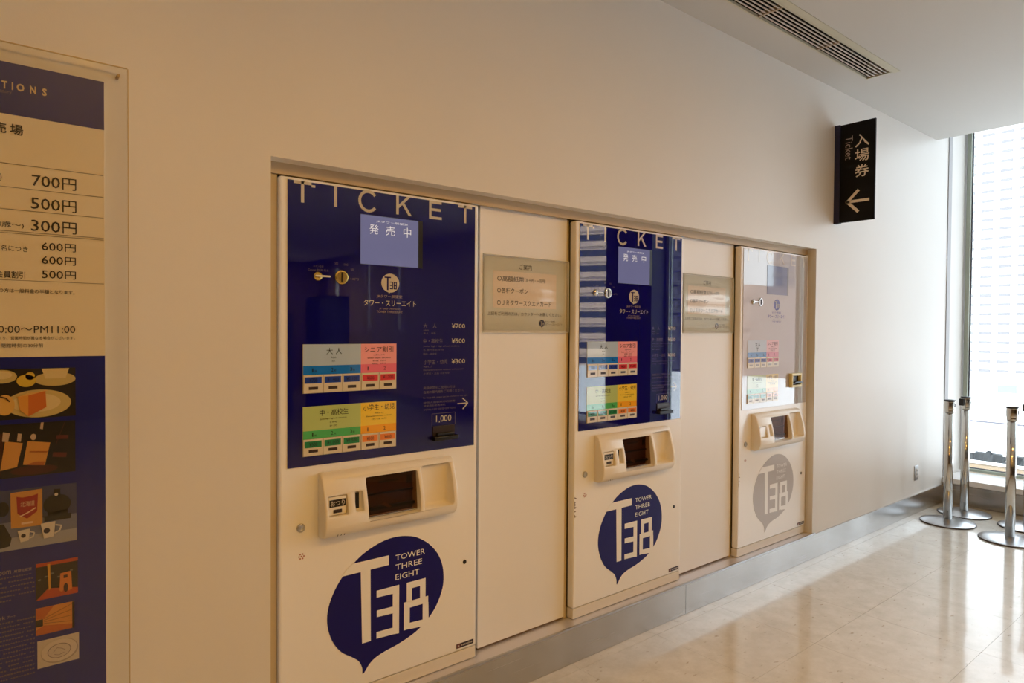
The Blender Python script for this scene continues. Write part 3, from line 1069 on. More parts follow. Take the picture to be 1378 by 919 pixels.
for (a, lab) in ((1.617, 'clear acrylic notice with peach text block, on the panel beside the brass-knobbed machine'),
                 (2.957, 'clear acrylic notice whitened by window glare, on the panel beside the grey machine')):
    t = thing('notice_board', lab, 'notice', (a + 0.243, PY, 1.50), 'acrylic notices on the infill panels')
    dx = a - 1.617
    MB().rect(a + 0.006, a + 0.470, 1.498, 1.806, PY - 0.0020, 0.0010).build('backing_sheet', mat('notice_grey_green', (222, 224, 216), 0.4), t)
    MB().rect(dx + 1.674, dx + 2.033, 1.593, 1.749, PY - 0.0030).build('text_block', mat('notice_peach', (242, 228, 214), 0.4), t)
    b = MB()
    yy = PY - 0.0040
    b.text('ご案内', dx + 1.815, dx + 1.885, 1.760, 1.784, yy)
    b.text('○高額紙幣', dx + 1.695, dx + 1.842, 1.705, 1.728, yy, 0.004)
    b.text('（五千円・一万円）', dx + 1.846, dx + 1.966, 1.707, 1.724, yy, 0.004)
    b.text('○各種クーポン', dx + 1.695, dx + 1.864, 1.655, 1.678, yy, 0.004)
    b.text('○ＪＲタワースクエアカード', dx + 1.695, dx + 2.003, 1.603, 1.626, yy, 0.004)
    b.text('上記をご利用の方は、カウンターへお願しください。', dx + 1.644, dx + 2.066, 1.560, 1.576, yy)
    b.text('JRタワー展望室', dx + 1.968, dx + 2.026, 1.533, 1.541, yy)
    b.text('タワー・スリーエイト', dx + 1.968, dx + 2.070, 1.519, 1.530, yy)
    b.build('notice_lettering', mat('notice_ink', (74, 68, 62), 0.5), t)
    b = MB().ell(dx + 1.948, 1.529, 0.0165, 0.0150, yy)
    b.poly([(dx + 1.943, 1.517), (dx + 1.947, 1.509), (dx + 1.952, 1.517)], yy)
    b.build('emblem', INK, t)
    b = MB()
    b.rect(dx + 1.938, dx + 1.949, 1.536, 1.538, yy - 0.0008)
    b.rect(dx + 1.942, dx + 1.945, 1.519, 1.538, yy - 0.0008)
    b.text('38', dx + 1.947, dx + 1.960, 1.521, 1.532, yy - 0.0008)
    b.build('emblem_lettering', PW, t)
    # slightly bowed clear cover
    n = 14
    v, f = [], []
    for k in range(n + 1):
        u = k / n
        x = a + 0.485 * u
        yy2 = PY - 0.007 - 0.0012 * math.sin(PI * u) - 0.004 * max(0, u - 0.85) / 0.15 + 0.0006 * math.sin(9 * u)
        for z in (1.490, 1.812):
            v.append((x, yy2, z))
            v.append((x, yy2 + 0.0015, z))
    for k in range(n):
        i = 4 * k
        f += [(i, i + 4, i + 6, i + 2), (i + 1, i + 3, i + 7, i + 5), (i, i + 1, i + 5, i + 4), (i + 2, i + 6, i + 7, i + 3)]
    f += [(0, 2, 3, 1), (4 * n, 4 * n + 1, 4 * n + 3, 4 * n + 2)]
    mbx = MB()
    mbx.add(v, f, True)
    mbx.build('clear_cover', ACRYL, t)
    e = MB()
    for (x0, x1, z0, z1) in ((a, a + 0.483, 1.8125, 1.8145), (a, a + 0.483, 1.4875, 1.4895), (a + 0.4855, a + 0.4875, 1.490, 1.812)):
        e.box(x0, x1, PY - 0.0125, PY - 0.0045, z0, z1)
    e.build('polished_edge', mat('acrylic_edge_glint', (236, 234, 222), 0.2), t)  # white glint along the sheet edges, put in as pale strips

# ================================================================== PRICE POSTER (left wall area)
t = thing('price_poster', 'large navy and white price poster behind a clear acrylic sheet, left of the machines', 'poster', (-0.12, 0, 0.35))
MB().box(-0.55, 0.268, -0.010, -0.0005, 0.42, 2.165).build('poster_board', mat('poster_white', (240, 228, 202), 0.5), t)
y = -0.0108
MB().rect(-0.55, 0.268, 2.035, 2.165, y).build('blue_header', mat('poster_navy', (6, 18, 122), 0.4), t)
MB().rect(-0.55, 0.268, 0.42, 1.421, y).build('blue_field', MATS['poster_navy'], t)
y2 = y - 0.0008
cr = mat('poster_cream_print', (214, 192, 156), 0.5)
b = MB()
for (s, x0, x1) in (('T', 0.048, 0.0595), ('I', 0.0665, 0.0695), ('O', 0.0755, 0.0915), ('N', 0.1005, 0.1135), ('S', 0.124, 0.134)):
    b.text(s, x0 + (x0 - 0.048) * 0.09, x1 + (x0 - 0.048) * 0.09, 2.0970, 2.1165, y2, 0.04)
b.build('header_lettering', cr, t)
MB().text('vatory', 0.040, 0.068, 2.083, 2.0935, y2).build('header_small_lettering', mat('poster_lilac_print', (120, 110, 130), 0.5), t)
ink = mat('poster_ink', (44, 38, 48), 0.5)
b = MB()
b.text('売', 0.030, 0.057, 1.985, 2.012, y2, 0.018)
b.text('場', 0.064, 0.091, 1.985, 2.012, y2, 0.018)
b.text(')', 0.043, 0.047, 1.864, 1.884, y2)
for (s, x0, z0, z1) in (('700', 0.108, 1.862, 1.8905), ('500', 0.106, 1.803, 1.832), ('300', 0.106, 1.746, 1.775)):
    b.text(s, x0, 0.168, z0, z1, y2, 0.004)
    b.text('円', 0.173, 0.204, z0 - 0.001, z1 + 0.001, y2)
b.text('4歳～)', 0.036, 0.091, 1.748, 1.765, y2)
b.text('名につき', 0.044, 0.099, 1.690, 1.705, y2)
b.text('会員割引', 0.034, 0.093, 1.622, 1.640, y2, 0.004)
for (s, z0) in (('600', 1.698), ('600', 1.6625), ('500', 1.6255)):
    b.text(s, 0.128, 0.174, z0, z0 + 0.0205, y2, 0.004)
    b.text('円', 0.178, 0.202, z0 - 0.0005, z0 + 0.021, y2)
b.text('の方は一般料金の半額となります。', 0.040, 0.199, 1.585, 1.596, y2, 0.008)
b.text('0:00～PM11:00', 0.038, 0.200, 1.4825, 1.5015, y2)
b.text('より、営業時間が異なる場合がございます。', 0.038, 0.199, 1.4655, 1.4745, y2)
b.text('閉館時刻の30分前', 0.043, 0.130, 1.4455, 1.4560, y2)
b.build('price_lettering', ink, t)
b = MB()
for z in (1.911, 1.852, 1.796, 1.741, 1.736, 1.617):
    b.rect(-0.50, 0.266, z - 0.0006, z + 0.0006, y2)
b.build('ruled_lines', mat('poster_rule', (140, 128, 110), 0.5), t)


def pic(x0, x1, z0, z1, back, shapes, nm):
    """flat printed picture: background plus flat coloured shapes; every colour one sub-part"""
    p = MB().rect(x0, x1, z0, z1, y2).build(nm, mat('print_%d_%d_%d' % back, back, 0.5), t)
    lay = 0
    for (col, fn) in shapes:
        lay += 1
        q = MB()
        fn(q, y2 - 0.0007 * lay)
        # clip to the picture
        q.v = [(min(max(v[0], x0), x1), v[1], min(max(v[2], z0), z1)) for v in q.v]
        q.build('printed_shape', mat('print_%d_%d_%d' % col, col, 0.5), p)
    return p


pic(-0.06, 0.200, 1.262, 1.391, (26, 14, 12), [
    ((206, 184, 120), lambda q, y: (q.ell(0.120, 1.300, 0.070, 0.036, y), q.ell(0.155, 1.362, 0.045, 0.018, y), q.ell(0.045, 1.372, 0.030, 0.017, y))),
    ((226, 206, 150), lambda q, y: (q.ell(0.115, 1.302, 0.052, 0.024, y), q.poly([(0.126, 1.390), (0.186, 1.390), (0.178, 1.364), (0.134, 1.364)], y), q.ell(0.045, 1.376, 0.020, 0.010, y))),
    ((222, 190, 66), lambda q, y: (q.ell(0.094, 1.360, 0.020, 0.016, y), q.ell(0.102, 1.372, 0.010, 0.010, y))),
    ((226, 180, 96), lambda q, y: (q.poly([(0.072, 1.318), (0.098, 1.328), (0.140, 1.334), (0.118, 1.324)], y), q.ell(0.050, 1.300, 0.020, 0.026, y))),
    ((206, 112, 40), lambda q, y: q.poly([(0.098, 1.322), (0.134, 1.332), (0.136, 1.290), (0.098, 1.268)], y)),
    ((226, 160, 70), lambda q, y: q.poly([(0.076, 1.320), (0.098, 1.322), (0.098, 1.268), (0.080, 1.286)], y)),
    ((70, 44, 30), lambda q, y: (q.stroke([(0.040, 1.322), (0.052, 1.318), (0.060, 1.308)], 0.003, y),)),
], 'cake_picture')
pic(-0.06, 0.199, 1.113, 1.250, (16, 8, 10), [
    ((66, 20, 18), lambda q, y: (q.ell(0.110, 1.128, 0.050, 0.012, y), q.poly([(0.036, 1.230), (0.048, 1.226), (0.040, 1.12), (0.030, 1.12)], y))),
    ((208, 150, 74), lambda q, y: (q.poly([(0.050, 1.208), (0.086, 1.200), (0.074, 1.140), (0.040, 1.134)], y), q.poly([(0.096, 1.204), (0.144, 1.196), (0.132, 1.138), (0.086, 1.144)], y))),
    ((196, 172, 150), lambda q, y: (q.poly([(0.046, 1.232), (0.060, 1.228), (0.056, 1.206), (0.044, 1.208)], y), q.poly([(0.076, 1.226), (0.084, 1.224), (0.082, 1.204), (0.074, 1.206)], y),
                                    q.ell(0.108, 1.214, 0.006, 0.008, y), q.poly([(0.124, 1.250), (0.130, 1.250), (0.128, 1.232), (0.122, 1.234)], y))),
    ((168, 96, 44), lambda q, y: (q.poly([(0.112, 1.150), (0.132, 1.148), (0.130, 1.138), (0.092, 1.143)], y), q.poly([(0.100, 1.178), (0.138, 1.174), (0.137, 1.171), (0.0995, 1.175)], y))),
    ((92, 34, 30), lambda q, y: (q.poly([(0.158, 1.214), (0.184, 1.212), (0.182, 1.202), (0.156, 1.204)], y), q.poly([(0.150, 1.170), (0.180, 1.166), (0.178, 1.154), (0.148, 1.158)], y),
                                 q.stroke([(0.176, 1.248), (0.156, 1.190)], 0.001, y))),
], 'bottle_picture')
pic(-0.06, 0.201, 0.928, 1.082, (58, 64, 110), [
    ((110, 116, 146), lambda q, y: q.rect(-0.06, 0.201, 0.928, 1.000, y)),
    ((150, 152, 166), lambda q, y: q.rect(-0.06, 0.201, 0.928, 0.960, y)),
    ((196, 140, 66), lambda q, y: q.poly([(0.060, 1.075), (0.126, 1.077), (0.126, 0.982), (0.061, 0.984)], y)),
    ((150, 34, 36), lambda q, y: q.poly([(0.072, 1.064), (0.084, 1.060), (0.105, 1.062), (0.117, 1.066), (0.115, 1.020), (0.094, 1.004), (0.074, 1.020)], y)),
    ((222, 190, 150), lambda q, y: (q.stroke([(0.079, 1.012), (0.096, 1.020), (0.112, 1.030)], 0.003, y), q.text('北海道', 0.080, 0.110, 1.036, 1.050, y), q.rect(0.082, 0.106, 0.991, 0.996, y))),
    ((14, 12, 20), lambda q, y: (q.ell(0.158, 1.032, 0.030, 0.026, y), q.rect(0.151, 0.165, 1.050, 1.072, y), q.rect(0.130, 0.188, 0.990, 1.004, y), q.rect(0.137, 0.181, 1.002, 1.014, y),
                                 q.ell(0.044, 1.036, 0.013, 0.019, y), q.poly([(0.030, 1.0), (0.046, 0.998), (0.062, 0.960), (0.058, 0.940), (0.030, 0.936)], y))),
    ((206, 200, 196), lambda q, y: (q.poly([(0.074, 0.976), (0.100, 0.978), (0.097, 0.948), (0.080, 0.946)], y), q.poly([(0.122, 0.986), (0.154, 0.988), (0.150, 0.948), (0.129, 0.946)], y),
                                    q.stroke([(0.100, 0.970), (0.109, 0.966), (0.106, 0.956), (0.098, 0.953)], 0.003, y), q.stroke([(0.154, 0.978), (0.167, 0.974), (0.163, 0.962), (0.152, 0.956)], 0.0035, y),
                                    q.ell(0.156, 1.058, 0.004, 0.004, y))),
    ((30, 26, 60), lambda q, y: (q.ell(0.086, 0.962, 0.005, 0.005, y), q.ell(0.135, 0.966, 0.007, 0.007, y))),
], 'souvenir_picture')
pic(0.112, 0.203, 0.785, 0.881, (34, 26, 24), [
    ((176, 66, 26), lambda q, y: (q.rect(0.112, 0.203, 0.872, 0.881, y), q.poly([(0.112, 0.785), (0.138, 0.812), (0.203, 0.800), (0.203, 0.785)], y))),
    ((206, 150, 40), lambda q, y: q.poly([(0.136, 0.876), (0.142, 0.876), (0.143, 0.812), (0.139, 0.806)], y)),
    ((110, 112, 104), lambda q, y: [q.rect(0.116 + 0.014 * k, 0.122 + 0.014 * k, 0.836 + 0.006 * (k % 3), 0.840 + 0.006 * (k % 3), y) for k in range(6)]),
    ((204, 120, 50), lambda q, y: q.poly([(0.164, 0.846), (0.188, 0.848), (0.190, 0.800), (0.182, 0.796), (0.176, 0.812), (0.168, 0.796), (0.162, 0.800)], y)),
    ((60, 26, 18), lambda q, y: (q.rect(0.171, 0.180, 0.832, 0.840, y), q.ell(0.176, 0.806, 0.005, 0.012, y))),
], 'lounge_picture')
pic(0.111, 0.195, 0.693, 0.764, (206, 140, 66), [
    ((180, 96, 44), lambda q, y: (q.poly([(0.111, 0.764), (0.150, 0.764), (0.128, 0.734), (0.111, 0.736)], y), q.poly([(0.111, 0.693), (0.195, 0.693), (0.195, 0.704), (0.128, 0.716), (0.111, 0.706)], y))),
    ((120, 74, 36), lambda q, y: [q.stroke([(0.128, 0.722 + 0.004 * k), (0.193, 0.712 + 0.016 * k)], 0.0008, y) for k in range(4)]),
    ((24, 16, 14), lambda q, y: (q.rect(0.111, 0.126, 0.716, 0.734, y), q.rect(0.190, 0.195, 0.693, 0.764, y))),
], 'corridor_picture')
pic(0.114, 0.205, 0.605, 0.677, (196, 186, 180), [
    ((160, 150, 146), lambda q, y: q.ell(0.162, 0.640, 0.041, 0.031, y)),
    ((206, 196, 190), lambda q, y: q.ell(0.161, 0.642, 0.039, 0.029, y)),
    ((140, 130, 134), lambda q, y: q.ell(0.161, 0.641, 0.026, 0.019, y)),
    ((196, 186, 182), lambda q, y: q.ell(0.161, 0.641, 0.024, 0.017, y)),
    ((150, 140, 142), lambda q, y: (q.stroke([(0.148, 0.640), (0.156, 0.650), (0.166, 0.646), (0.174, 0.640)], 0.0015, y), q.stroke([(0.150, 0.634), (0.160, 0.630), (0.172, 0.634)], 0.0015, y))),
], 'plate_picture')
b = MB()
b.text('room', 0.030, 0.060, 0.868, 0.878, y2)
b.text('展望化粧室', 0.066, 0.103, 0.868, 0.876, y2, 0.01)
b.text('rk', 0.037, 0.048, 0.754, 0.763, y2)
b.text('アート', 0.052, 0.069, 0.754, 0.761, y2, 0.01)
b.build('caption_lettering', mat('poster_caption_print', (150, 132, 138), 0.5), t)
random.seed(11)
b = MB()
for (zt_, n) in ((0.859, 6), (0.744, 14)):
    for k in range(n):
        z = zt_ - 0.0118 * k if n == 6 else zt_ - 0.0112 * k
        x = -0.10
        xe = 0.105 if not (n == 6 and k == 5) else 0.060
        while x < xe:
            w = random.uniform(0.003, 0.0052)
            if random.random() > 0.12:
                b.rect(x, x + w, z - 0.0022 * random.uniform(0.4, 1), z + 0.0024 * random.uniform(0.4, 1), y2)
            x += w + 0.0016
b.build('small_print', mat('poster_small_print', (104, 88, 112), 0.5), t, kind='stuff')
MB().rbox(-0.62, 0.320, -0.034, -0.029, 0.36, 2.206, 0.0015, 1).build('acrylic_sheet', ACRYL, t)
b = MB()
b.box(0.3205, 0.3225, -0.034, -0.029, 0.36, 2.206)
b.box(-0.62, 0.320, -0.034, -0.029, 2.2065, 2.2085)
b.build('sheet_edge', mat('sheet_edge', (196, 172, 128), 0.3), t)
for (px, pz) in ((0.300, 2.186), (-0.60, 2.186), (0.300, 0.38), (-0.60, 0.38)):
    MB().disc_y(px, pz, [(0.004, -0.0005), (0.004, -0.0285)], 16).build('spacer', mat('spacer_clear', (176, 146, 104), 0.3), t)

# ================================================================== WALL SIGN
t = thing('wall_sign', 'black projecting blade sign with cream arrow and Ticket lettering high on the wall', 'sign', (4.55, 0, 2.23))
MB().rbox(4.512, 4.552, -0.036, -0.0005, 2.232, 2.894, 0.001, 1).build('sign_mount', SIGNN, t)
MB().rbox(4.520, 4.534, -0.260, -0.0365, 2.236, 2.890, 0.001, 1).build('sign_board', SIGNB, t)


def sign_text(s, y0, y1, z0, z1, turned=False):
    """on the face that looks towards -x; y0 is the wall side"""
    v, f = glyphs(s, 0.008 if not turned else 0.0, 1.0)
    out = []
    for p in v:
        if not turned:
            out.append((4.5193, y0 + p[0] * (y1 - y0), z0 + p[1] * (z1 - z0)))
        else:
            out.append((4.5193, y0 + p[1] * (y1 - y0), z1 - p[0] * (z1 - z0)))
    return out, f


b = MB()
b.add(*sign_text('入', -0.132, -0.222, 2.722, 2.806))
b.add(*sign_text('場', -0.132, -0.223, 2.626, 2.708))
b.add(*sign_text('券', -0.134, -0.223, 2.524, 2.606))
b.build('sign_lettering', SIGNT, t)
b = MB()
b.add(*sign_text('Ticket', -0.070, -0.117, 2.651, 2.806, True))
b.build('sign_small_lettering', mat('sign_lettering_dim', (176, 158, 146), 0.5), t)
b = MB()


def bar(p, q, w=0.019):
    d = Vector((q[0] - p[0], q[1] - p[1]))
    n = Vector((-d.y, d.x)).normalized() * w / 2
    pts = [(p[0] + n.x, p[1] + n.y), (p[0] - n.x, p[1] - n.y), (q[0] - n.x, q[1] - n.y), (q[0] + n.x, q[1] + n.y)]
    b.add([(4.5190, a, c) for a, c in pts] + [(4.5197, a, c) for a, c in pts], [(0, 1, 2, 3), (0, 4, 5, 1), (1, 5, 6, 2), (2, 6, 7, 3), (3, 7, 4, 0), (7, 6, 5, 4)])


bar((-0.085, 2.369), (-0.228, 2.369), 0.018)
bar((-0.080, 2.361), (-0.160, 2.441))
bar((-0.080, 2.376), (-0.160, 2.296))
b.build('sign_arrow', SIGNT, t)

# ================================================================== POWER OUTLET
t = thing('power_outlet', 'small steel power outlet plate low on the white wall near the window', 'outlet', (6.04, 0, 0.27))
MB().rbox(6.000, 6.078, -0.006, -0.0005, 0.275, 0.397, 0.0015, 1).build('cover_plate', STEEL, t)
MB().rbox(6.022, 6.056, -0.009, -0.0062, 0.300, 0.372, 0.001, 1).build('socket', mat('socket_plastic', (200, 196, 190), 0.4), t)
b = MB()
for z in (0.318, 0.350):
    b.box(6.031, 6.034, -0.0098, -0.0092, z, z + 0.012)
    b.box(6.043, 6.046, -0.0098, -0.0092, z, z + 0.012)
b.build('socket_slots', BLACK, t)

# ================================================================== CEILING VENT
t = thing('ceiling_vent', 'long slotted air vent in the ceiling above the machines', 'vent', (2.86, -0.285, CZ))
fm = mat('vent_frame_paint', (200, 196, 176), 0.5)
b = MB()
b.box(VX0, VX1 - 0.004, VY1 - 0.012, VY1 - 0.0015, CZ - 0.003, CZ + 0.012)
b.box(VX0, VX1 - 0.004, VY0 + 0.0015, VY0 + 0.010, CZ - 0.003, CZ + 0.012)
b.box(VX1 - 0.014, VX1 - 0.0015, VY0 + 0.0015, VY1 - 0.0015, CZ - 0.003, CZ + 0.012)
b.box(VX0 + 0.001, VX0 + 0.014, VY0 + 0.0015, VY1 - 0.0015, CZ - 0.003, CZ + 0.012)
b.build('frame', fm, t)
MB().box(VX0, VX1 + 0.012, VY0 - 0.040, VY0 - 0.0005, CZ - 0.004, CZ - 0.0005).build('cover_flange', fm, t)
b = MB()
b.box(VX0 + 0.002, VX1 - 0.002, VY0 + 0.002, VY1 - 0.002, CZ + 0.11, CZ + 0.12)
b.box(VX0 + 0.002, VX1 - 0.002, VY0 + 0.002, VY0 + 0.006, CZ + 0.013, CZ + 0.11)
b.box(VX0 + 0.002, VX1 - 0.002, VY1 - 0.006, VY1 - 0.002, CZ + 0.013, CZ + 0.11)
b.build('duct_lining', mat('duct_black', (8, 6, 5), 0.9), t)
secs = [1.235, 1.87, 2.525, 3.18, 3.81, 4.484]
NS = 5
slat_me = {}
for (a, c) in zip(secs[:-1], secs[1:]):
    for k in range(NS):
        yc = VY0 + 0.010 + (VY1 - VY0 - 0.022) * (k + 1) / (NS + 1)
        key = round(c - a, 3)
        o = MB()
        # blade, slightly tilted
        o.add([(a + 0.006, yc - 0.0045, CZ + 0.000), (c - 0.006, yc - 0.0045, CZ), (c - 0.006, yc + 0.0045, CZ + 0.001), (a + 0.006, yc + 0.0045, CZ + 0.001),
               (a + 0.006, yc - 0.0040, CZ + 0.004), (c - 0.006, yc - 0.0040, CZ + 0.004), (c - 0.006, yc + 0.0040, CZ + 0.005), (a + 0.006, yc + 0.0040, CZ + 0.005)],
              [(0, 3, 2, 1), (4, 5, 6, 7), (0, 1, 5, 4), (1, 2, 6, 5), (2, 3, 7, 6), (3, 0, 4, 7)])
        o.build('slat', mat('slat_metal', (200, 192, 184), 0.45), t)
for s in secs[1:-1]:
    MB().box(s - 0.006, s + 0.006, VY0 + 0.0105, VY1 - 0.0125, CZ - 0.001, CZ + 0.02).build('divider', mat('divider_metal', (176, 156, 132), 0.45), t)


# ================================================================== BARRIER POSTS
def stanchion(x, y, label, clip):
    t = thing('barrier_post', label, 'barrier post', (x, y, 0), 'barrier posts by the window')
    prof = [(0.187, 0.0), (0.187, 0.010), (0.183, 0.0125)]
    for k in range(1, 9):
        u = k / 8
        prof.append((0.183 * (1 - u) + 0.034 * u, 0.0125 + 0.020 * (1 - (1 - u) ** 1.6)))
    MB().lathe(x, y, prof, 64).build('base_plate', STEEL, t)
    MB().lathe(x, y, [(0.1885, 0.0005), (0.1895, 0.003), (0.1895, 0.008), (0.1885, 0.0105), (0.1872, 0.0105)], 64, cap=False).build('base_rim', mat('base_rubber', (70, 66, 66), 0.5), t)
    MB().lathe(x, y, [(0.0305, 0.033), (0.0305, 0.872)], 32).build('pole', CHROME, t)
    MB().lathe(x, y, [(0.0312, 0.8725), (0.0345, 0.877), (0.0345, 0.890), (0.0330, 0.893), (0.0350, 0.897), (0.0362, 0.905), (0.0362, 0.955), (0.0350, 0.962)], 32).build('belt_head', CHROME, t)
    MB().lathe(x, y, [(0.0380, 0.9625), (0.0390, 0.966), (0.0380, 0.972), (0.020, 0.975)], 32).build('cap', mat('cap_plastic', (40, 40, 44), 0.3), t)
    if clip:
        # belt cassette on the side facing the wall and the machines
        MB().rbox(x - 0.060, x - 0.0345, y + 0.000, y + 0.034, 0.902, 0.958, 0.003).build('belt_clip', BLACK, t)
    MB().rbox(x - 0.006, x + 0.006, y - 0.0385, y - 0.0363, 0.915, 0.945, 0.001, 1).build('belt_notch', BLACK, t)
    return t


stanchion(5.935, -0.268, 'chrome barrier post with no belt clip, nearest the outlet in the wall corner', False)
stanchion(6.335, -0.262, 'chrome barrier post with a black belt clip, standing behind in the window corner', True)
stanchion(5.785, -0.708, 'chrome barrier post in front of the window, its base cut by the right photo edge', False)
stanchion(6.262, -0.705, 'rearmost right barrier post, mostly outside the photo, only clip and base edge showing', True)

# ================================================================== LOBBY BEHIND THE CAMERA (seen as reflections in the glass)
for i, (x, y, where) in enumerate(LAMP_POS):
    t = thing('ceiling_light', 'round warm ceiling downlight ' + where, 'light', (x, y, CZ), 'warm downlights over the lobby')
    MB().lathe(x, y, [(0.10, CZ - 0.001), (0.11, CZ - 0.006), (0.09, CZ - 0.008), (0.085, CZ - 0.002)], 32, cap=False).build('trim_ring', WHITEF, t)
    MB().lathe(x, y, [(0.084, CZ - 0.003), (0.084, CZ - 0.001)], 32).build('diffuser', mat('lamp_diffuser', (255, 220, 170), 0.5, emit=(255, 196, 130), emit_s=6), t)
    ld = bpy.data.lights.new('downlight', 'AREA')
    ld.shape = 'DISK'
    ld.size = 0.17
    ld.energy = LAMP_W * (1.0, 1.1, 0.95, 0.55, 1.0, 1.0)[i]
    ld.color = LAMP_COL
    lo = bpy.data.objects.new('downlight', ld)
    C.objects.link(lo)
    lo.location = (0, 0, -0.012)
    lo.parent = t

# reception counter far back in the lobby
dk = mat('dark_wood', (44, 34, 34), 0.4)
t = thing('reception_counter', 'long dark counter at the far side of the lobby, seen as a reflection', 'counter', (2.2, -10.6, 0))
MB().rbox(0.2, 4.3, -10.9, -10.4, 0.0005, 1.06, 0.01, 1).build('counter_front', dk, t)
MB().rbox(0.1, 4.4, -11.0, -10.3, 1.061, 1.10, 0.008, 1).build('counter_top', mat('counter_top', (70, 60, 58), 0.3), t)
t = thing('silhouette_cabinet', 'tall dark box standing in for a silhouette beside the far counter, seen as a reflection', 'cabinet', (5.0, -9.5, 0))  # added dark shape for the silhouettes reflected in the first machine
MB().rbox(4.75, 5.35, -9.8, -9.2, 0.0005, 2.1, 0.01, 1).build('cabinet_body', dk, t)
b = MB()
for k in range(3):
    b.box(4.765, 5.335, -9.199, -9.190, 0.15 + 0.65 * k, 0.74 + 0.65 * k)
b.build('cabinet_fronts', mat('cabinet_fronts', (60, 50, 52), 0.25), t)

t = thing('silhouette_cabinet', 'shorter dark box standing in for a silhouette left of the tall one, seen as a reflection', 'cabinet', (3.75, -9.0, 0))  # lower added shape, darkens the reflection like a silhouette
MB().rbox(3.40, 4.10, -9.3, -8.7, 0.0005, 1.75, 0.01, 1).build('cabinet_body', dk, t)
MB().rbox(3.5, 3.95, -9.2, -8.8, 1.751, 2.05, 0.05, 2).build('top_box', dk, t)

# ================================================================== OUTSIDE
SNOW = mat('snow', (236, 240, 246), 0.9)
struct('roof_terrace', MB().box(WX + 0.3, 60, -60, 60, -3.4, -3.0), SNOW)
struct('snow_ground', MB().box(60, 420, -300, 260, -17.0, -16.0), SNOW)
struct('roof_ledge', MB().box(WX + 0.3, 9.0, -20, 20, -0.62, -0.5).box(WX + 0.3, 7.8, -20, 20, -3.0, -0.62), mat('ledge_white', (236, 236, 236), 0.7))

# fence of beige boards on the roof below
t = thing('rooftop_fence', 'beige boarded fence with white posts on the roof below the window', 'fence', (20, 2.8, -3.0))
fp = mat('fence_board', (120, 104, 84), 0.7)
for k in range(8):
    y0 = -3 + 1.8 * k
    MB().box(20.02, 20.06, y0 + 0.06, y0 + 1.74, -3.0, -1.86).build('fence_board', fp, t)
    MB().box(19.98, 20.08, y0 - 0.05, y0 + 0.05, -3.0, -1.80).build('fence_post', SNOW, t)
MB().box(19.97, 20.09, -3.0, 11.4, -1.855, -1.80).build('fence_rail', SNOW, t)

# dark snow-capped rocks and bushes beyond the fence
random.seed(7)
hedge = mat('dark_bush', (52, 56, 60), 0.9, noise=(3, 0.5))


def mound(x, y, r, h, rr):
    q = MB()
    n, mR = 10, 5
    v = []
    for i in range(mR + 1):
        for k in range(n):
            a = 2 * PI * k / n
            f_ = math.cos(i / mR * PI / 2)
            jit = 1 + rr.uniform(-0.16, 0.16)
            v.append((x + r * f_ * jit * math.cos(a), y + r * f_ * jit * math.sin(a), -3.0 + h * math.sin(i / mR * PI / 2) * (1 + rr.uniform(-0.08, 0.08))))
    f = []
    for i in range(mR):
        for k in range(n):
            f.append((i * n + k, i * n + (k + 1) % n, (i + 1) * n + (k + 1) % n, (i + 1) * n + k))
    f.append(tuple(mR * n + k for k in range(n)))
    q.add(v, f)
    return q


places = ['behind the window mullion', 'at mid-window', 'by the chrome post', 'near the photo edge', 'outside the frame', 'left, hidden']
for k, lab in enumerate(('dark snow-capped bush beyond the rooftop fence, half behind the window mullion',
                         'dark snow-capped bush beyond the rooftop fence, in the middle of the visible pane',
                         'dark snow-capped bush beyond the rooftop fence, just left of the front chrome post',
                         'dark snow-capped bush beyond the rooftop fence, right of the front chrome post')):
    yb = 4.82 - 0.47 * k
    h_ = 0.72 + 0.12 * (k % 2)
    s = thing('snowy_bush', lab, 'bush', (24.3, yb, -3.0), 'snow-capped bushes beyond the fence')
    mound(24.3, yb, 0.195, h_, random).build('foliage', hedge, s)
    q = MB()
    z = -3.0 + h_
    q.add([(24.2, yb - 0.09, z + 0.03), (24.2, yb + 0.1, z + 0.03), (24.4, yb + 0.09, z + 0.03), (24.4, yb - 0.1, z + 0.03), (24.28, yb, z + 0.20)],
          [(0, 1, 4), (1, 2, 4), (2, 3, 4), (3, 0, 4), (3, 2, 1, 0)])
    q.build('snow_cap', SNOW, s)
MB().box(24.9, 25.2, -6, 12, -3.0, -2.34).build('hedge', hedge, None)
hg = bpy.data.objects['hedge']
hg['label'] = 'low dark clipped hedge running behind the snow-capped bushes'
hg['category'] = 'hedge'
# handrails across the terrace
t = thing('terrace_railing', 'thin grey railing across the snowy terrace below the tower', 'railing', (39, 6, -3.0))
rl = mat('rail_grey', (84, 84, 92), 0.6)
MB().box(39, 39.06, -8, 26, -2.98, -2.90).build('rail', rl, t)
MB().box(36.0, 36.05, -8, 26, -2.99, -2.93).build('rail', mat('rail_pale', (170, 170, 176), 0.6), t)
t['label'] = 'thin grey double railing across the snowy terrace below the tower'


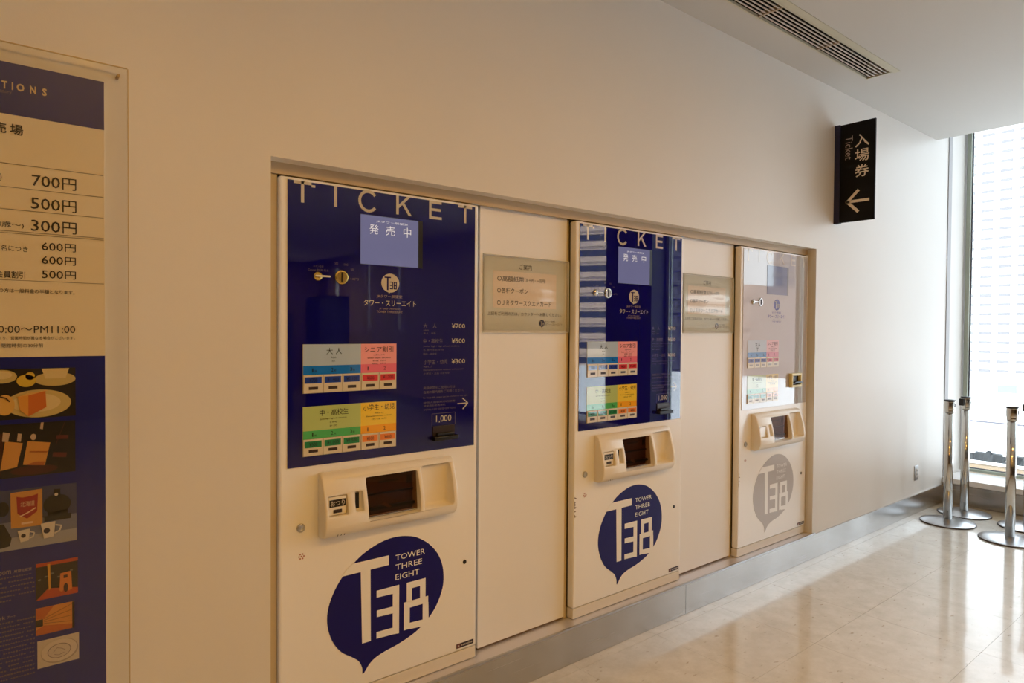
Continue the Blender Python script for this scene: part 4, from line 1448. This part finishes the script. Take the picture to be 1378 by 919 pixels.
def tower(name, label, X, y0, nb, bay, z0, nf, fh, wallm, winm, rot=0.0, ww=0.62, wh=0.34, deep=18):
    """block whose long face looks towards -x; windows are parts sharing one mesh"""
    t = thing(name, label, 'building', (X, y0, z0))
    W = nb * bay
    MB().box(X, X + deep, y0, y0 + W, z0, z0 + nf * fh + 1.2).build('wall', wallm, t)
    b = MB()
    for k in range(nf + 1):
        b.box(X - 0.5, X - 0.001, y0, y0 + W, z0 + k * fh - 0.18, z0 + k * fh + 0.10)
    b.build('balcony_slabs', wallm, t)
    wm = None
    for i in range(nf):
        for j in range(nb):
            loc = Vector((0, (j + 0.5) * bay, i * fh + fh * 0.5))
            if wm is None:
                wm = MB().box(X - 0.12, X - 0.002, y0 - bay * ww / 2, y0 + bay * ww / 2, z0 - fh * wh / 2, z0 + fh * wh / 2).build('window', winm, t)
                wm.location = loc
            else:
                c = wm.copy()
                C.objects.link(c)
                c.parent = t
                c.location = loc
    t.rotation_euler.z = rot
    return t


wt = mat('white_facade', (232, 232, 232), 0.8)
pw = mat('pale_window', (106, 106, 110), 0.5)
tower('tower_block', 'tall white apartment tower with rows of small windows outside the window', 250, 44, 9, 4.9, -15.0, 30, 3.0, wt, pw, 0, 0.66, 0.30)
t = thing('low_building', 'low white building with one grey window strip at the foot of the tower', 'building', (200, 50, -16))
MB().box(200, 215, 30, 90, -16, -11.0).build('wall', wt, t)
MB().box(199.9, 199.99, 45.5, 49.5, -13.7, -11.6).build('window', mat('grey_window', (110, 120, 130), 0.4), t)
MB().box(199.9, 199.99, 54, 63, -13.2, -12.2).build('window', mat('grey_window_pale', (176, 176, 180), 0.4), t)

# towers off to the side whose images show in the machines' glass
bf = mat('beige_facade', (206, 184, 168), 0.8)
tower('beige_tower', 'beige tower with dark window bands, reflected in the middle machine', 91, -109, 9, 2.7, -16, 30, 3.2, bf,
      mat('dark_window', (48, 54, 74), 0.3), math.radians(-30), 0.96, 0.40)
tower('grey_tower', 'slim grey tower block reflected in the grey machine', 150, -82.2, 2, 3.05, -16, 22, 3.1, mat('grey_facade', (128, 120, 122), 0.8),
      mat('grey_tower_window', (88, 88, 104), 0.4), 0, 0.5, 0.5, 5)
tower('pink_block', 'low pinkish block reflected in the grey machine', 60, -40, 2, 3.0, -16, 7, 3.0,
      mat('pink_facade', (150, 132, 128), 0.8), mat('pink_block_window', (104, 96, 104), 0.4), 0, 0.5, 0.4)
tower('dark_tower', 'added tower with shade put into its slate colour, reflected at the right edge of the middle machine', 120, -92.0, 2, 3.4, -16, 22, 3.1, mat('shaded_facade', (84, 86, 100), 0.7),
      mat('shaded_tower_window', (60, 62, 78), 0.4), 0, 0.5, 0.5, 5)  # added to darken the reflection; building's shade is in the facade colour
